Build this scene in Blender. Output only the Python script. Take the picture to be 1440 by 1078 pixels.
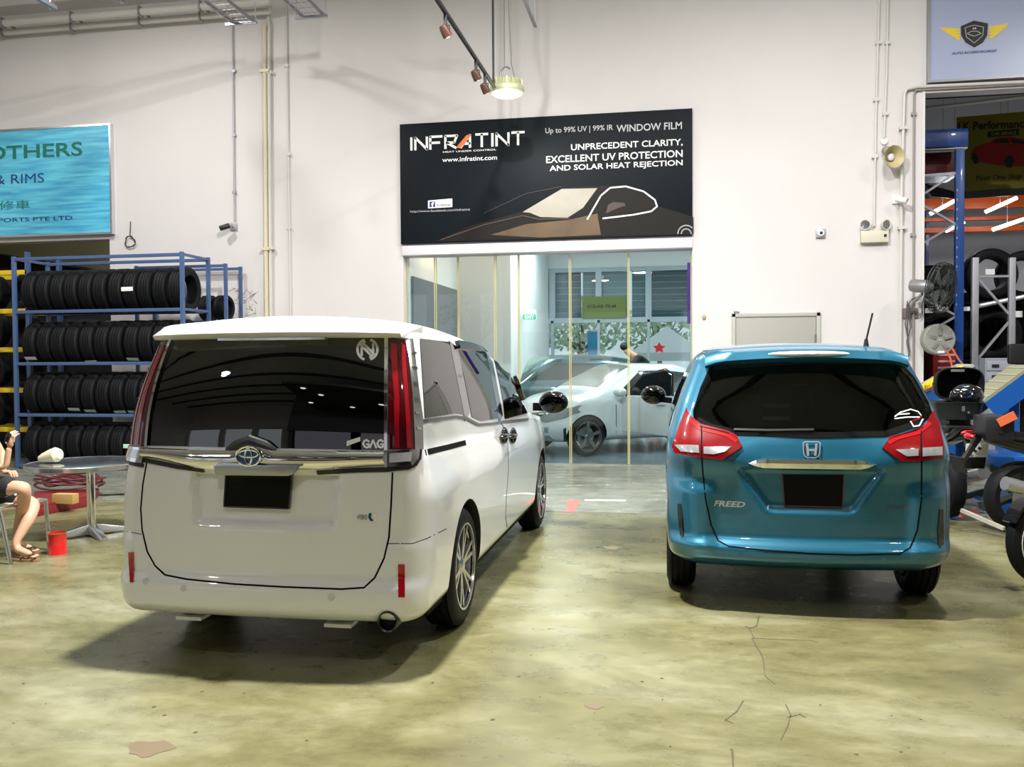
import bpy, bmesh, math, random
from mathutils import Vector, Matrix, bvhtree
random.seed(7)
for o in list(bpy.data.objects): bpy.data.objects.remove(o)
SC = bpy.context.scene
COL = SC.collection
V = Vector
PI = math.pi
# ---------------------------------------------------------------- camera
FPX = 1250.0
TH = math.atan(226/FPX); PH = math.atan(33/FPX); CH = 1.52
_s, _c, _sp, _cp = math.sin(TH), math.cos(TH), math.sin(PH), math.cos(PH)
RT = V((_c, _s, 0)); FW = V((-_s*_cp, _c*_cp, -_sp)); UP = V((-_s*_sp, _c*_sp, _cp)); EYE = V((0, 0, CH))
_r = .006; RT, UP = RT*math.cos(_r)-UP*math.sin(_r), UP*math.cos(_r)+RT*math.sin(_r)
cd = bpy.data.cameras.new('camera'); cam = bpy.data.objects.new('camera', cd); COL.objects.link(cam)
cd.sensor_width = 36; cd.sensor_fit = 'HORIZONTAL'; cd.lens = FPX/1440*36; cd.clip_end = 300
cam.matrix_world = Matrix(((RT.x, UP.x, -FW.x, 0), (RT.y, UP.y, -FW.y, 0), (RT.z, UP.z, -FW.z, CH), (0, 0, 0, 1)))
SC.camera = cam
# ---------------------------------------------------------------- world, exposure, lamps power
SC.view_settings.view_transform = 'Standard'; SC.view_settings.look = 'None'
SC.view_settings.gamma = 1; SC.view_settings.use_curve_mapping = False
SC.view_settings.exposure = -0.36
W_ = bpy.data.worlds.new('sky'); SC.world = W_; W_.use_nodes = True
bg = W_.node_tree.nodes['Background']; bg.inputs[0].default_value = (0.86, 0.94, 1.0, 1); bg.inputs[1].default_value = 1.1
HB_POWER = 330.0      # workshop high-bay lamps, unseen and mostly added as fill
# ---------------------------------------------------------------- measuring helpers
def ray(px, py):
    return FW + (px-720)/FPX*RT + (539-py)/FPX*UP
def P(px, py, Y):
    d = ray(px, py); return EYE + d*(Y/d.y)
def PX(px, py, X):
    d = ray(px, py); return EYE + d*(X/d.x)
def G(px, py, z=0):
    d = ray(px, py); return EYE + d*((z-CH)/d.z)
# ---------------------------------------------------------------- materials
MATS = {}
def mat(name, col=(.8, .8, .8), rough=.5, metal=0., coat=0., emit=0., noise=0., nscale=8., bump=0., spec=.5, ecol=None):
    if name in MATS: return MATS[name]
    m = bpy.data.materials.new(name); m.use_nodes = True; MATS[name] = m
    nt = m.node_tree; b = nt.nodes['Principled BSDF']
    c = (*col, 1)
    b.inputs['Base Color'].default_value = c; b.inputs['Roughness'].default_value = rough
    b.inputs['Metallic'].default_value = metal; b.inputs['Coat Weight'].default_value = coat
    b.inputs['Coat Roughness'].default_value = .03; b.inputs['Specular IOR Level'].default_value = spec
    if emit: b.inputs['Emission Color'].default_value = (*(ecol or col), 1); b.inputs['Emission Strength'].default_value = emit
    if noise or bump:
        tc = nt.nodes.new('ShaderNodeTexCoord'); n = nt.nodes.new('ShaderNodeTexNoise')
        n.inputs['Scale'].default_value = nscale; n.inputs['Detail'].default_value = 6
        nt.links.new(tc.outputs['Object'], n.inputs['Vector'])
        if noise:
            mx = nt.nodes.new('ShaderNodeMix'); mx.data_type = 'RGBA'
            mx.inputs['A'].default_value = (*[max(0, x*(1-noise)) for x in col], 1); mx.inputs['B'].default_value = (*[min(1, x*(1+noise)) for x in col], 1)
            nt.links.new(n.outputs['Fac'], mx.inputs['Factor']); nt.links.new(mx.outputs['Result'], b.inputs['Base Color'])
        if bump:
            bp = nt.nodes.new('ShaderNodeBump'); bp.inputs['Strength'].default_value = bump; bp.inputs['Distance'].default_value = .01
            nt.links.new(n.outputs['Fac'], bp.inputs['Height']); nt.links.new(bp.outputs['Normal'], b.inputs['Normal'])
    return m
def glassmat(name, tint, ior=1.5, rough=0.0, refl=1.0):
    if name in MATS: return MATS[name]
    m = bpy.data.materials.new(name); m.use_nodes = True; MATS[name] = m; nt = m.node_tree; nt.nodes.clear()
    o = nt.nodes.new('ShaderNodeOutputMaterial'); t = nt.nodes.new('ShaderNodeBsdfTransparent'); t.inputs[0].default_value = (*tint, 1)
    g = nt.nodes.new('ShaderNodeBsdfGlossy'); g.inputs['Roughness'].default_value = rough; g.inputs[0].default_value = (refl, refl, refl, 1)
    f = nt.nodes.new('ShaderNodeFresnel'); f.inputs[0].default_value = ior; mx = nt.nodes.new('ShaderNodeMixShader')
    nt.links.new(f.outputs[0], mx.inputs[0]); nt.links.new(t.outputs[0], mx.inputs[1]); nt.links.new(g.outputs[0], mx.inputs[2]); nt.links.new(mx.outputs[0], o.inputs[0])
    return m
BLACK = mat('black_plastic', (.012, .012, .013), .45)
GLOSSBLACK = mat('gloss_black', (.006, .006, .007), .06, coat=.6)
MATTEBLACK = mat('matte_black', (.006, .006, .006), .85, spec=.2)
CHROME = mat('chrome', (.82, .82, .84), .07, 1.)
ALU = mat('brushed_aluminium', (.72, .73, .75), .25, 1.)
STEEL = mat('grey_steel', (.34, .35, .37), .4, .8)
GALV = mat('galvanised_steel', (.42, .42, .46), .45, .6, noise=.15, nscale=20)
WHITE = mat('white_plastic', (.78, .78, .76), .4)
CREAM = mat('cream_plastic', (.66, .62, .5), .45)
RUBBER = mat('tyre_rubber', (.005, .0055, .007), .6, noise=.25, nscale=30, spec=.22)
RACKBLUE = mat('rack_blue_paint', (.06, .11, .24), .35, coat=.2, noise=.15, nscale=9)
BLUE = mat('blue_paint', (.010, .055, .25), .35, coat=.3)
YEL = mat('yellow_paint', (.75, .52, .02), .45)
RED = mat('red_paint', (.55, .01, .012), .35)
PAPER = mat('white_paper', (.8, .8, .78), .7)
MINT = mat('pale_green_label', (.55, .78, .66), .7)
SKIN = mat('skin', (.62, .36, .235), .5, noise=.08, nscale=12)
# ---------------------------------------------------------------- mesh builder
def link(name, me, m=None, parent=None, label=None):
    o = bpy.data.objects.new(name, me); COL.objects.link(o)
    if m is not None and len(me.materials) == 0:
        for x in (m if isinstance(m, (list, tuple)) else [m]): me.materials.append(x)
    if parent is not None:
        o.parent = parent; o.matrix_parent_inverse = Matrix.Translation(-V(parent['_w'])) if '_w' in parent else Matrix.Identity(4)
        if '_w' in parent and parent.type != 'EMPTY' : o.matrix_parent_inverse = Matrix.Identity(4)
    if label: o['label'] = label
    return o
def smooth(me, ang=32):
    me.polygons.foreach_set('use_smooth', [True]*len(me.polygons))
    try: me.set_sharp_from_angle(angle=math.radians(ang))
    except Exception: pass
class MB:
    def __init__(s): s.v = []; s.f = []; s.mi = []; s.cur = 0
    def add(s, vs, fs):
        n = len(s.v); s.v += [tuple(v) for v in vs]; s.f += [tuple(i+n for i in f) for f in fs]; s.mi += [s.cur]*len(fs); return s
    def box(s, c, d, M=None):
        c = V(c); h = V(d)/2; vs = []
        for x in (-1, 1):
            for y in (-1, 1):
                for z in (-1, 1):
                    p = V((x*h.x, y*h.y, z*h.z)); p = (M @ p) if M else p; vs.append(c+p)
        return s.add(vs, [(0, 1, 3, 2), (4, 6, 7, 5), (0, 4, 5, 1), (2, 3, 7, 6), (0, 2, 6, 4), (1, 5, 7, 3)])
    def lo(s, a, b):
        a = V(a); b = V(b); return s.box((a+b)/2, (abs(b.x-a.x), abs(b.y-a.y), abs(b.z-a.z)))
    def fb(s, x0, y0, x1, y1, Y, dep):      # box facing the camera wall-parallel: front face in plane Y
        a = P(x0, y1, Y); b = P(x1, y0, Y); return s.lo((a.x, Y, a.z), (b.x, Y+dep, b.z))
    def bar(s, p0, p1, w, h, up=(0, 0, 1)):
        p0 = V(p0); p1 = V(p1); d = (p1-p0); L = d.length; d.normalize(); up = V(up)
        if abs(d.dot(up)) > .98: up = V((0, 1, 0))
        x = d.cross(up).normalized(); z = x.cross(d).normalized()
        M = Matrix((x, d, z)).transposed(); return s.box((p0+p1)/2, (w, L, h), M)
    def tube(s, pts, r, n=8, closed=False):
        pts = [V(p) for p in pts]; m = len(pts); rs = r if isinstance(r, (list, tuple)) else [r]*m
        ref = None; vs = []; fs = []
        for i, p in enumerate(pts):
            if closed: d = pts[(i+1) % m]-pts[i-1]
            else: d = pts[min(i+1, m-1)]-pts[max(i-1, 0)]
            d.normalize()
            if ref is None: ref = V((0, 0, 1)) if abs(d.z) < .9 else V((1, 0, 0))
            a = d.cross(ref)
            if a.length < 1e-4: a = d.cross(V((0, 1, 0)))
            a.normalize(); b = a.cross(d).normalized(); ref = -b if False else b
            for k in range(n):
                t = 2*PI*k/n; vs.append(p+(a*math.cos(t)+b*math.sin(t))*rs[i])
        for i in range(m if closed else m-1):
            j = (i+1) % m
            for k in range(n): fs.append((i*n+k, i*n+(k+1) % n, j*n+(k+1) % n, j*n+k))
        if not closed: fs += [tuple(range(n))[::-1], tuple((m-1)*n+k for k in range(n))]
        return s.add(vs, fs)
    def cyl(s, p0, p1, r, n=16, r1=None): return s.tube([p0, p1], [r, r if r1 is None else r1], n)
    def lathe(s, o, ax, prof, n=24, closed=False):   # prof: (radius, height)
        o = V(o); ax = V(ax).normalized(); u = ax.orthogonal().normalized(); w = ax.cross(u); vs = []; fs = []; m = len(prof)
        for k in range(n):
            t = 2*PI*k/n; e = u*math.cos(t)+w*math.sin(t)
            for r, h in prof: vs.append(o+ax*h+e*r)
        for k in range(n):
            k2 = (k+1) % n
            for i in range(m if closed else m-1):
                j = (i+1) % m; fs.append((k*m+i, k*m+j, k2*m+j, k2*m+i))
        if not closed:
            if prof[0][0] > 1e-4: fs.append(tuple(k*m for k in range(n)))
            if prof[-1][0] > 1e-4: fs.append(tuple(k*m+m-1 for k in range(n))[::-1])
        return s.add(vs, fs)
    def ell(s, c, r, n=12, M=None):
        c = V(c); r = V(r) if hasattr(r, '__len__') else V((r, r, r)); vs = []; fs = []
        for i in range(1, n):
            a = PI*i/n
            for k in range(2*n):
                t = PI*k/n; p = V((r.x*math.sin(a)*math.cos(t), r.y*math.sin(a)*math.sin(t), r.z*math.cos(a))); vs.append(c+(M @ p if M else p))
        for i in range(n-2):
            for k in range(2*n):
                k2 = (k+1) % (2*n); fs.append((i*2*n+k, (i+1)*2*n+k, (i+1)*2*n+k2, i*2*n+k2))
        N = len(vs); vs += [c+(M @ V((0, 0, r.z)) if M else V((0, 0, r.z))), c-(M @ V((0, 0, r.z)) if M else V((0, 0, r.z)))]
        for k in range(2*n):
            k2 = (k+1) % (2*n); fs += [(N, k, k2), (N+1, (n-2)*2*n+k2, (n-2)*2*n+k)]
        return s.add(vs, fs)
    def prism(s, pts, d):
        pts = [V(p) for p in pts]; d = V(d); n = len(pts)
        return s.add(pts+[p+d for p in pts], [tuple(range(n)), tuple(range(2*n-1, n-1, -1))]+[(i, i+n, (i+1) % n+n, (i+1) % n) for i in range(n)])
    def flat(s, px, Y, t=.004):             # polygon given on a wall-parallel plane Y, thickness t towards the room
        return s.prism([P(x, y, Y) for x, y in px], (0, -t, 0))
    def strip(s, px, Y, w, t=.004):         # flat ribbon following a polyline on plane Y (w in metres)
        q = [P(x, y, Y) for x, y in px]
        for i in range(len(q)-1):
            d = (q[i+1]-q[i]); d.normalize(); nn = V((-d.z, 0, d.x))*w/2; e = d*w*.25
            s.prism([q[i]-e+nn, q[i+1]+e+nn, q[i+1]+e-nn, q[i]-e-nn], (0, -t, 0))
        return s
    def mesh(s, name='m', ang=32, bevel=0, seg=2):
        me = bpy.data.meshes.new(name); me.from_pydata(s.v, [], s.f)
        me.polygons.foreach_set('material_index', s.mi)
        bm = bmesh.new(); bm.from_mesh(me)
        bmesh.ops.recalc_face_normals(bm, faces=bm.faces)
        if bevel:
            ed = [e for e in bm.edges if len(e.link_faces) == 2 and e.calc_face_angle(0) > .6]
            bmesh.ops.bevel(bm, geom=ed, offset=bevel, segments=seg, profile=.6, affect='EDGES', clamp_overlap=True)
        bm.to_mesh(me); bm.free(); smooth(me, ang); return me
    def build(s, name, m, parent=None, label=None, ang=32, bevel=0, seg=2):
        return link(name, s.mesh(name, ang, bevel, seg), m, parent, label)
def thing(name, label, cat, loc=(0, 0, 0), group=None):
    o = bpy.data.objects.new(name, None); COL.objects.link(o); o.location = V(loc); o.empty_display_size = .1
    o['_w'] = [float(x) for x in loc]
    o['label'] = label; o['category'] = cat
    if group: o['group'] = group
    return o
def tag(o, label, cat, group=None, kind=None):
    if label: o['label'] = label
    if cat: o['category'] = cat
    if group: o['group'] = group
    if kind: o['kind'] = kind
    return o
def struct(name, mb, m, bevel=0, label=None):
    o = mb.build(name, m, bevel=bevel); o['kind'] = 'structure'
    if label: o['label'] = label
    return o
def dup(o, loc, rot=None, label=None):
    def cp(x, par):
        c = x.copy(); COL.objects.link(c); c.parent = par; c.matrix_parent_inverse = x.matrix_parent_inverse.copy()
        for ch in list(x.children): cp(ch, c)
        return c
    r = cp(o, None); r.location = V(loc)
    if rot is not None: r.rotation_euler = rot
    if label: r['label'] = label
    return r
# ---------------------------------------------------------------- lettering
def textverts(s, bold=.0, shear=0.):
    cu = bpy.data.curves.new('t', 'FONT'); cu.body = s; cu.offset = bold; cu.shear = shear; cu.fill_mode = 'BOTH'; cu.resolution_u = 3
    o = bpy.data.objects.new('t', cu); COL.objects.link(o)
    bpy.context.view_layer.update()
    me = bpy.data.meshes.new_from_object(o.evaluated_get(bpy.context.evaluated_depsgraph_get()))
    vs = [v.co.copy() for v in me.vertices]; fs = [tuple(p.vertices) for p in me.polygons]
    bpy.data.objects.remove(o); bpy.data.curves.remove(cu); bpy.data.meshes.remove(me)
    x0 = min(v.x for v in vs); x1 = max(v.x for v in vs); y0 = min(v.y for v in vs); y1 = max(v.y for v in vs)
    return [((v.x-x0)/(x1-x0), (v.y-y0)/(y1-y0)) for v in vs], fs
def wtext(s, bl, tr, Y, m, parent, t=.004, bold=0., shear=0., name='lettering'):
    a = P(*bl, Y); b = P(*tr, Y); vs, fs = textverts(s, bold, shear); mb = MB()
    mb.add([(a.x+u*(b.x-a.x), Y-t, a.z+w*(b.z-a.z)) for u, w in vs], fs)
    me = bpy.data.meshes.new(name); me.from_pydata(mb.v, [], mb.f); me.update()
    return link(name, me, m, parent)
# ---------------------------------------------------------------- draping on curved bodies
def camray(q): return EYE, ray(*q)
def drape(bvh, poly, name, m, parent, t=.004, g=8, inv=False, label=None, raise_=None, back=.006, proj=camray):
    bm = bmesh.new(); vv = [bm.verts.new((x, y, 0)) for x, y in poly]; bm.faces.new(vv)
    xs = [p[0] for p in poly]; ys = [p[1] for p in poly]
    gx, gy = (g if isinstance(g, tuple) else (g, g))
    x = math.ceil(min(xs)/gx)*gx
    while x < max(xs):
        bmesh.ops.bisect_plane(bm, geom=bm.verts[:]+bm.edges[:]+bm.faces[:], plane_co=(x+.013, 0, 0), plane_no=(1, 0, 0)); x += gx
    y = math.ceil(min(ys)/gy)*gy
    while y < max(ys):
        bmesh.ops.bisect_plane(bm, geom=bm.verts[:]+bm.edges[:]+bm.faces[:], plane_co=(0, y+.017, 0), plane_no=(0, 1, 0)); y += gy
    bmesh.ops.triangulate(bm, faces=[f for f in bm.faces if len(f.verts) > 4])
    bm.verts.index_update(); hits = []; 
    for v in bm.verts:
        o, d = proj((v.co.x, v.co.y)); h = bvh.ray_cast(o, d)
        if h[0] is None:
            best = None
            for k in range(4, 60):
                q = o+d*(k*.15)
                nn = bvh.find_nearest(q)
                if best is None or nn[3] < best[3]: best = nn
            hits.append((best[0], best[1]))
        else: hits.append((h[0], h[1]))
    fs = [tuple(x.index for x in f.verts) for f in bm.faces]
    bd = [e for e in bm.edges if len(e.link_faces) == 1]; be = []
    for e in bd:
        f = e.link_faces[0]; l = [l for l in f.loops if l.edge == e][0]; be.append((l.vert.index, l.link_loop_next.vert.index))
    N = len(hits); bm.free()
    ns = [h[1] for h in hits]
    vs = [h+n*t for h, n in hits]+[h-n*back for h, n in hits]
    allf = fs+[(b, a, a+N, b+N) for a, b in be]+[tuple(i+N for i in f[::-1]) for f in fs]
    me = bpy.data.meshes.new(name); me.from_pydata(vs, [], allf)
    bm = bmesh.new(); bm.from_mesh(me); bmesh.ops.recalc_face_normals(bm, faces=bm.faces); bm.to_mesh(me); bm.free()
    smooth(me, 40); o = link(name, me, m, parent, label)
    an = sum(ns, V())/N; an.normalize()
    return o, (hits, fs, be, an)
def cutter(info, out=.06, inn=.16):
    hits, fs, be, an = info; N = len(hits)
    vs = [h+an*out for h, n in hits]+[h-an*inn for h, n in hits]
    return vs, fs+[(b, a, a+N, b+N) for a, b in be]+[tuple(i+N for i in f[::-1]) for f in fs]
def dribbon(bvh, pts, w, name, m, parent, t=.0015, step=6, proj=camray, label=None, wide=None):
    q = []
    for i in range(len(pts)-1):
        a = V(pts[i]); b = V(pts[i+1]); k = max(1, int((b-a).length/step))
        for j in range(k): q.append(a+(b-a)*j/k)
    q.append(V(pts[-1])); H = []
    for p in q:
        o, d = proj((p.x, p.y)); h = bvh.ray_cast(o, d)
        if h[0] is not None: H.append((h[0], h[1]))
    vs = []; fs = []
    for i, (h, n) in enumerate(H):
        d = H[min(i+1, len(H)-1)][0]-H[max(i-1, 0)][0]; d.normalize(); s = d.cross(n).normalized()*w/2
        vs += [h+s+n*t, h-s+n*t, h-s-n*.003, h+s-n*.003]
    for i in range(len(H)-1):
        for k in range(4): fs.append((4*i+k, 4*i+(k+1) % 4, 4*i+4+(k+1) % 4, 4*i+4+k))
    fs += [(0, 1, 2, 3), tuple(4*(len(H)-1)+k for k in (3, 2, 1, 0))]
    mb = MB(); mb.add(vs, fs); return mb.build(name, m, parent, label, ang=50)
def dtext(bvh, s, x0, y0, x1, y1, m, parent, t=.006, bold=0., shear=0., dy=0, name='lettering'):   # dy: drop of right end
    vs, fs = textverts(s, bold, shear); out = []
    for u, w in vs:
        px = x0+u*(x1-x0); py = y1+(y0-y1)*w+dy*u; h = bvh.ray_cast(EYE, ray(px, py)); out.append((h[0] if h[0] else P(px, py, 5))+ (h[1] if h[1] else V((0, -1, 0)))*t)
    me = bpy.data.meshes.new(name); me.from_pydata(out, [], fs); me.update(); return link(name, me, m, parent)
def dstroke(bvh, lines, w, name, m, parent, t=.006, label=None):
    mb = MB()
    for L in lines:
        H = []
        for x, y in L:
            h = bvh.ray_cast(EYE, ray(x, y))
            if h[0]: H.append((h[0], h[1]))
        for i in range(len(H)-1):
            a, n = H[i]; b = H[i+1][0]; d = (b-a).normalized(); s = d.cross(n).normalized()*w/2; e = d*w*.35
            mb.prism([a-e+s+n*t, b+e+s+n*t, b+e-s+n*t, a-e-s+n*t], -n*.002)
    return mb.build(name, m, parent, label)
# ---------------------------------------------------------------- car shells
def interp(tab, x):
    if x <= tab[0][0]: return tab[0][1]
    if x >= tab[-1][0]: return tab[-1][1]
    for i in range(len(tab)-1):
        x0, y0 = tab[i]; x1, y1 = tab[i+1]
        if x0 <= x <= x1:
            h = x1-x0; d = (y1-y0)/h
            def slope(k):
                if k <= 0: return (tab[1][1]-tab[0][1])/(tab[1][0]-tab[0][0])
                if k >= len(tab)-1: return (tab[-1][1]-tab[-2][1])/(tab[-1][0]-tab[-2][0])
                a = (tab[k][1]-tab[k-1][1])/(tab[k][0]-tab[k-1][0]); b = (tab[k+1][1]-tab[k][1])/(tab[k+1][0]-tab[k][0])
                return 0 if a*b <= 0 else 2*a*b/(a+b)
            m0, m1 = slope(i), slope(i+1); t = (x-x0)/h; t2, t3 = t*t, t*t*t
            return (2*t3-3*t2+1)*y0+(t3-2*t2+t)*h*m0+(-2*t3+3*t2)*y1+(t3-t2)*h*m1
def ss(a, b, x):
    t = max(0, min(1, (x-a)/(b-a))); return t*t*(3-2*t)
def shell(c, M, inset=0., zb=None, n=(64, 80, 56)):
    A, B, C = c['hw0'], c['L']/2, c['H']/2; rx, ry, rz = c['r']; nx, ny, nz = n
    vid = {}; vs = []; fs = []
    z0 = c['zb'] if zb is None else zb
    def pt(i, j, k):
        key = (i, j, k)
        if key in vid: return vid[key]
        p = V(((2*i/nx-1)*A, (2*j/ny-1)*B, (2*k/nz-1)*C))
        q = V((max(-A+rx, min(A-rx, p.x)), max(-B+ry, min(B-ry, p.y)), max(-C+rz, min(C-rz, p.z))))
        d = V(((p.x-q.x)/rx, (p.y-q.y)/ry, (p.z-q.z)/rz))
        if d.length > 1e-6: d.normalize(); p = q+V((d.x*rx, d.y*ry, d.z*rz))
        an, bn, cn = p.x/A, (p.y/B+1)/2, (p.z/C+1)/2
        zt = interp(c['zt'], bn)-inset; z = z0+cn*(zt-z0)
        yr = interp(c['yr'], z)+inset*1.2; yf = interp(c['yf'], z)-inset*1.2
        y = yr+bn*(yf-yr); rear = max(0, 1-(y-yr)/.35)
        y += c['bow']*an*an*rear+c.get('bowf', .25)*(-an*an)*max(0, 1-(yf-y)/.8)*ss(0, 1, bn)
        hw = interp(c['hw'], z)*interp(c['pl'], bn)-inset
        x = an*hw
        z += c['crown']*(1-an*an)*ss(.6, 1, cn)
        if not inset:
            if 'disp' in c and rear > 0: y += c['disp'](x, z)*ss(0, .6, rear)
            if 'sdisp' in c and abs(an) > .8: x -= math.copysign(c['sdisp'](y, z), x)*ss(.8, .97, abs(an))
        vid[key] = len(vs); vs.append(M @ V((x, y, z))); return vid[key]
    for j in range(ny):
        for k in range(nz):
            for i in (0, nx):
                f = [pt(i, j, k), pt(i, j+1, k), pt(i, j+1, k+1), pt(i, j, k+1)]; fs.append(f if i else f[::-1])
    for i in range(nx):
        for k in range(nz):
            for j in (0, ny):
                f = [pt(i, j, k), pt(i+1, j, k), pt(i+1, j, k+1), pt(i, j, k+1)]; fs.append(f[::-1] if j else f)
        for j in range(ny):
            for k in (0, nz):
                f = [pt(i, j, k), pt(i+1, j, k), pt(i+1, j+1, k), pt(i, j+1, k)]; fs.append(f if k else f[::-1])
    return vs, fs
def pymesh(vs, fs, mats):
    me = bpy.data.meshes.new('tmp'); me.from_pydata([tuple(v) for v in vs], [], fs)
    bm = bmesh.new(); bm.from_mesh(me); bmesh.ops.recalc_face_normals(bm, faces=bm.faces); bm.to_mesh(me); bm.free()
    for m in mats: me.materials.append(m)
    return me
def boolean(me, cuts):
    for c in cuts:
        r = boolean1(me, [c])
        if len(r.polygons) > len(me.polygons)*.5: me = r
        else: print('boolean skipped')
    return me
def boolean1(me, cuts):
    o = bpy.data.objects.new('b', me); COL.objects.link(o); tmp = [o]
    for cvs, cfs, idx in cuts:
        cm = pymesh(cvs, cfs, list(me.materials)); cm.polygons.foreach_set('material_index', [idx]*len(cm.polygons))
        c = bpy.data.objects.new('c', cm); COL.objects.link(c); tmp.append(c)
        md = o.modifiers.new('b', 'BOOLEAN'); md.operation = 'DIFFERENCE'; md.object = c; md.solver = 'EXACT'
    bpy.context.view_layer.update()
    r = bpy.data.meshes.new_from_object(o.evaluated_get(bpy.context.evaluated_depsgraph_get()))
    for t in tmp: bpy.data.objects.remove(t)
    return r
def bvh_of(vs, fs): return bvhtree.BVHTree.FromPolygons([V(v) for v in vs], fs)
def cylmesh(p0, p1, r, n=40):
    m = MB(); m.cyl(p0, p1, r, n); return m.v, m.f
# ---------------------------------------------------------------- wheels
def tyre_mesh(R=.32, w=.205, rim=.21, n=48, name='tyre'):
    h = w/2; pr = [(rim, -h*.82), (rim+.02, -h*.95), ((R+rim)/2, -h), (R-.03, -h*.93), (R-.012, -h*.82)]
    x = -h*.8
    for g in range(4):
        x0 = -h*.8+g*h*.4+.012*0; a = -h*.62+g*h*.41
        pr += [(R, a-.006), (R-.009, a-.004), (R-.009, a+.004), (R, a+.006)]
    pr += [(R-.012, h*.82), (R-.03, h*.93), ((R+rim)/2, h), (rim+.02, h*.95), (rim, h*.82)]
    return MB().lathe((0, 0, 0), (1, 0, 0), pr, n, closed=True).mesh(name, 30)
def rim_mesh(r=.21, w=.19, spokes=5, double=True, hub=.03):   # outer face towards +x
    m = MB(); h = w/2
    m.lathe((0, 0, 0), (1, 0, 0), [(r+.012, h), (r+.012, h-.015), (r-.012, h-.03), (r-.03, -h), (r-.022, -h), (r-.004, h-.035), (r, h)], 40, closed=True)
    for k in range(spokes):
        for dd in ((-.16, .16) if double else (0,)):
            a = 2*PI*k/spokes+.3; b = a+dd; e0 = V((0, math.cos(a+dd*.35), math.sin(a+dd*.35))); e1 = V((0, math.cos(b), math.sin(b)))
            m.bar(e0*.04+V((h-.035, 0, 0)), e1*(r-.005)+V((h-.022, 0, 0)), .022 if double else .05, .024, up=(1, 0, 0))
    m.lathe((0, 0, 0), (1, 0, 0), [(.001, h-.01), (hub, h-.012), (.055, h-.03), (.06, h-.06), (.001, h-.06)], 20)
    return m.mesh('rim', 30, bevel=0)
_disc = MB().lathe((0, 0, 0), (1, 0, 0), [(.001, .0), (.15, 0), (.15, -.02), (.001, -.02)], 28).mesh('disc')
def wheel(car, M, x, y, z, side, tm, rm, rimmat):
    o = link('wheel', tm, RUBBER, car); o.matrix_parent_inverse = Matrix.Translation(-V(car['_w']))
    T = M @ Matrix.Translation((x, y, z)) @ Matrix.Rotation(0 if side > 0 else PI, 4, 'Z'); o.matrix_basis = T
    for nm, me, mm in (('rim', rm, rimmat), ('brake_disc', _disc, STEEL)):
        r = link(nm, me, mm); r.parent = o
    return o
# ================================================================ THE HALL
WY = 12.7
def nodes_of(m): return m.node_tree, m.node_tree.nodes['Principled BSDF']
def concrete(name, A, B, C, rough=(.16, .42), scale=.45):
    m = bpy.data.materials.new(name); m.use_nodes = True; nt, b = nodes_of(m); L = nt.links
    tc = nt.nodes.new('ShaderNodeTexCoord'); mp = nt.nodes.new('ShaderNodeMapping'); mp.inputs['Scale'].default_value = (1, 1.6, 1); L.new(tc.outputs['Object'], mp.inputs['Vector'])
    def nz(s, d, dist=0, det=8):
        n = nt.nodes.new('ShaderNodeTexNoise'); n.inputs['Scale'].default_value = s; n.inputs['Detail'].default_value = det; n.inputs['Distortion'].default_value = dist; n.inputs['Roughness'].default_value = d; L.new(mp.outputs[0], n.inputs['Vector']); return n
    n1 = nz(scale, .66, .3); n2 = nz(3.0, .72, .15); n3 = nz(26, .7)
    r1 = nt.nodes.new('ShaderNodeValToRGB'); r1.color_ramp.elements[0].position = .33; r1.color_ramp.elements[1].position = .68
    r1.color_ramp.elements[0].color = (*A, 1); r1.color_ramp.elements[1].color = (*C, 1); e = r1.color_ramp.elements.new(.5); e.color = (*B, 1)
    L.new(n1.outputs['Fac'], r1.inputs[0])
    r2 = nt.nodes.new('ShaderNodeValToRGB'); r2.color_ramp.elements[0].position = .3; r2.color_ramp.elements[1].position = .72
    r2.color_ramp.elements[0].color = (.62, .61, .52, 1); r2.color_ramp.elements[1].color = (1.22, 1.22, 1.2, 1); L.new(n2.outputs['Fac'], r2.inputs[0])
    mx = nt.nodes.new('ShaderNodeMix'); mx.data_type = 'RGBA'; mx.blend_type = 'MULTIPLY'; mx.inputs['Factor'].default_value = .75
    L.new(r1.outputs[0], mx.inputs['A']); L.new(r2.outputs[0], mx.inputs['B'])
    r3 = nt.nodes.new('ShaderNodeValToRGB'); r3.color_ramp.elements[0].position = .28; r3.color_ramp.elements[1].position = .42; r3.color_ramp.elements[0].color = (.6, .6, .58, 1); r3.color_ramp.elements[1].color = (1, 1, 1, 1); L.new(n3.outputs['Fac'], r3.inputs[0])
    m2 = nt.nodes.new('ShaderNodeMix'); m2.data_type = 'RGBA'; m2.blend_type = 'MULTIPLY'; m2.inputs['Factor'].default_value = .4
    L.new(mx.outputs['Result'], m2.inputs['A']); L.new(r3.outputs[0], m2.inputs['B']); L.new(m2.outputs['Result'], b.inputs['Base Color'])
    rr = nt.nodes.new('ShaderNodeMapRange'); rr.inputs[1].default_value = .3; rr.inputs[2].default_value = .7; rr.inputs[3].default_value = rough[0]; rr.inputs[4].default_value = rough[1]
    L.new(n2.outputs['Fac'], rr.inputs[0]); L.new(rr.outputs[0], b.inputs['Roughness']); b.inputs['Specular IOR Level'].default_value = .32
    bp = nt.nodes.new('ShaderNodeBump'); bp.inputs['Strength'].default_value = .12; bp.inputs['Distance'].default_value = .01; L.new(n3.outputs['Fac'], bp.inputs['Height']); L.new(bp.outputs[0], b.inputs['Normal'])
    return m
FLOOR = concrete('polished_concrete', (.070, .062, .022), (.165, .155, .075), (.30, .29, .195), rough=(.2, .42))
APRON = concrete('apron_concrete', (.19, .20, .165), (.26, .27, .225), (.32, .33, .28), rough=(.12, .3))
SHOWF = mat('showroom_floor', (.16, .2, .24), .15, noise=.2, nscale=1.5)
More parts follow.
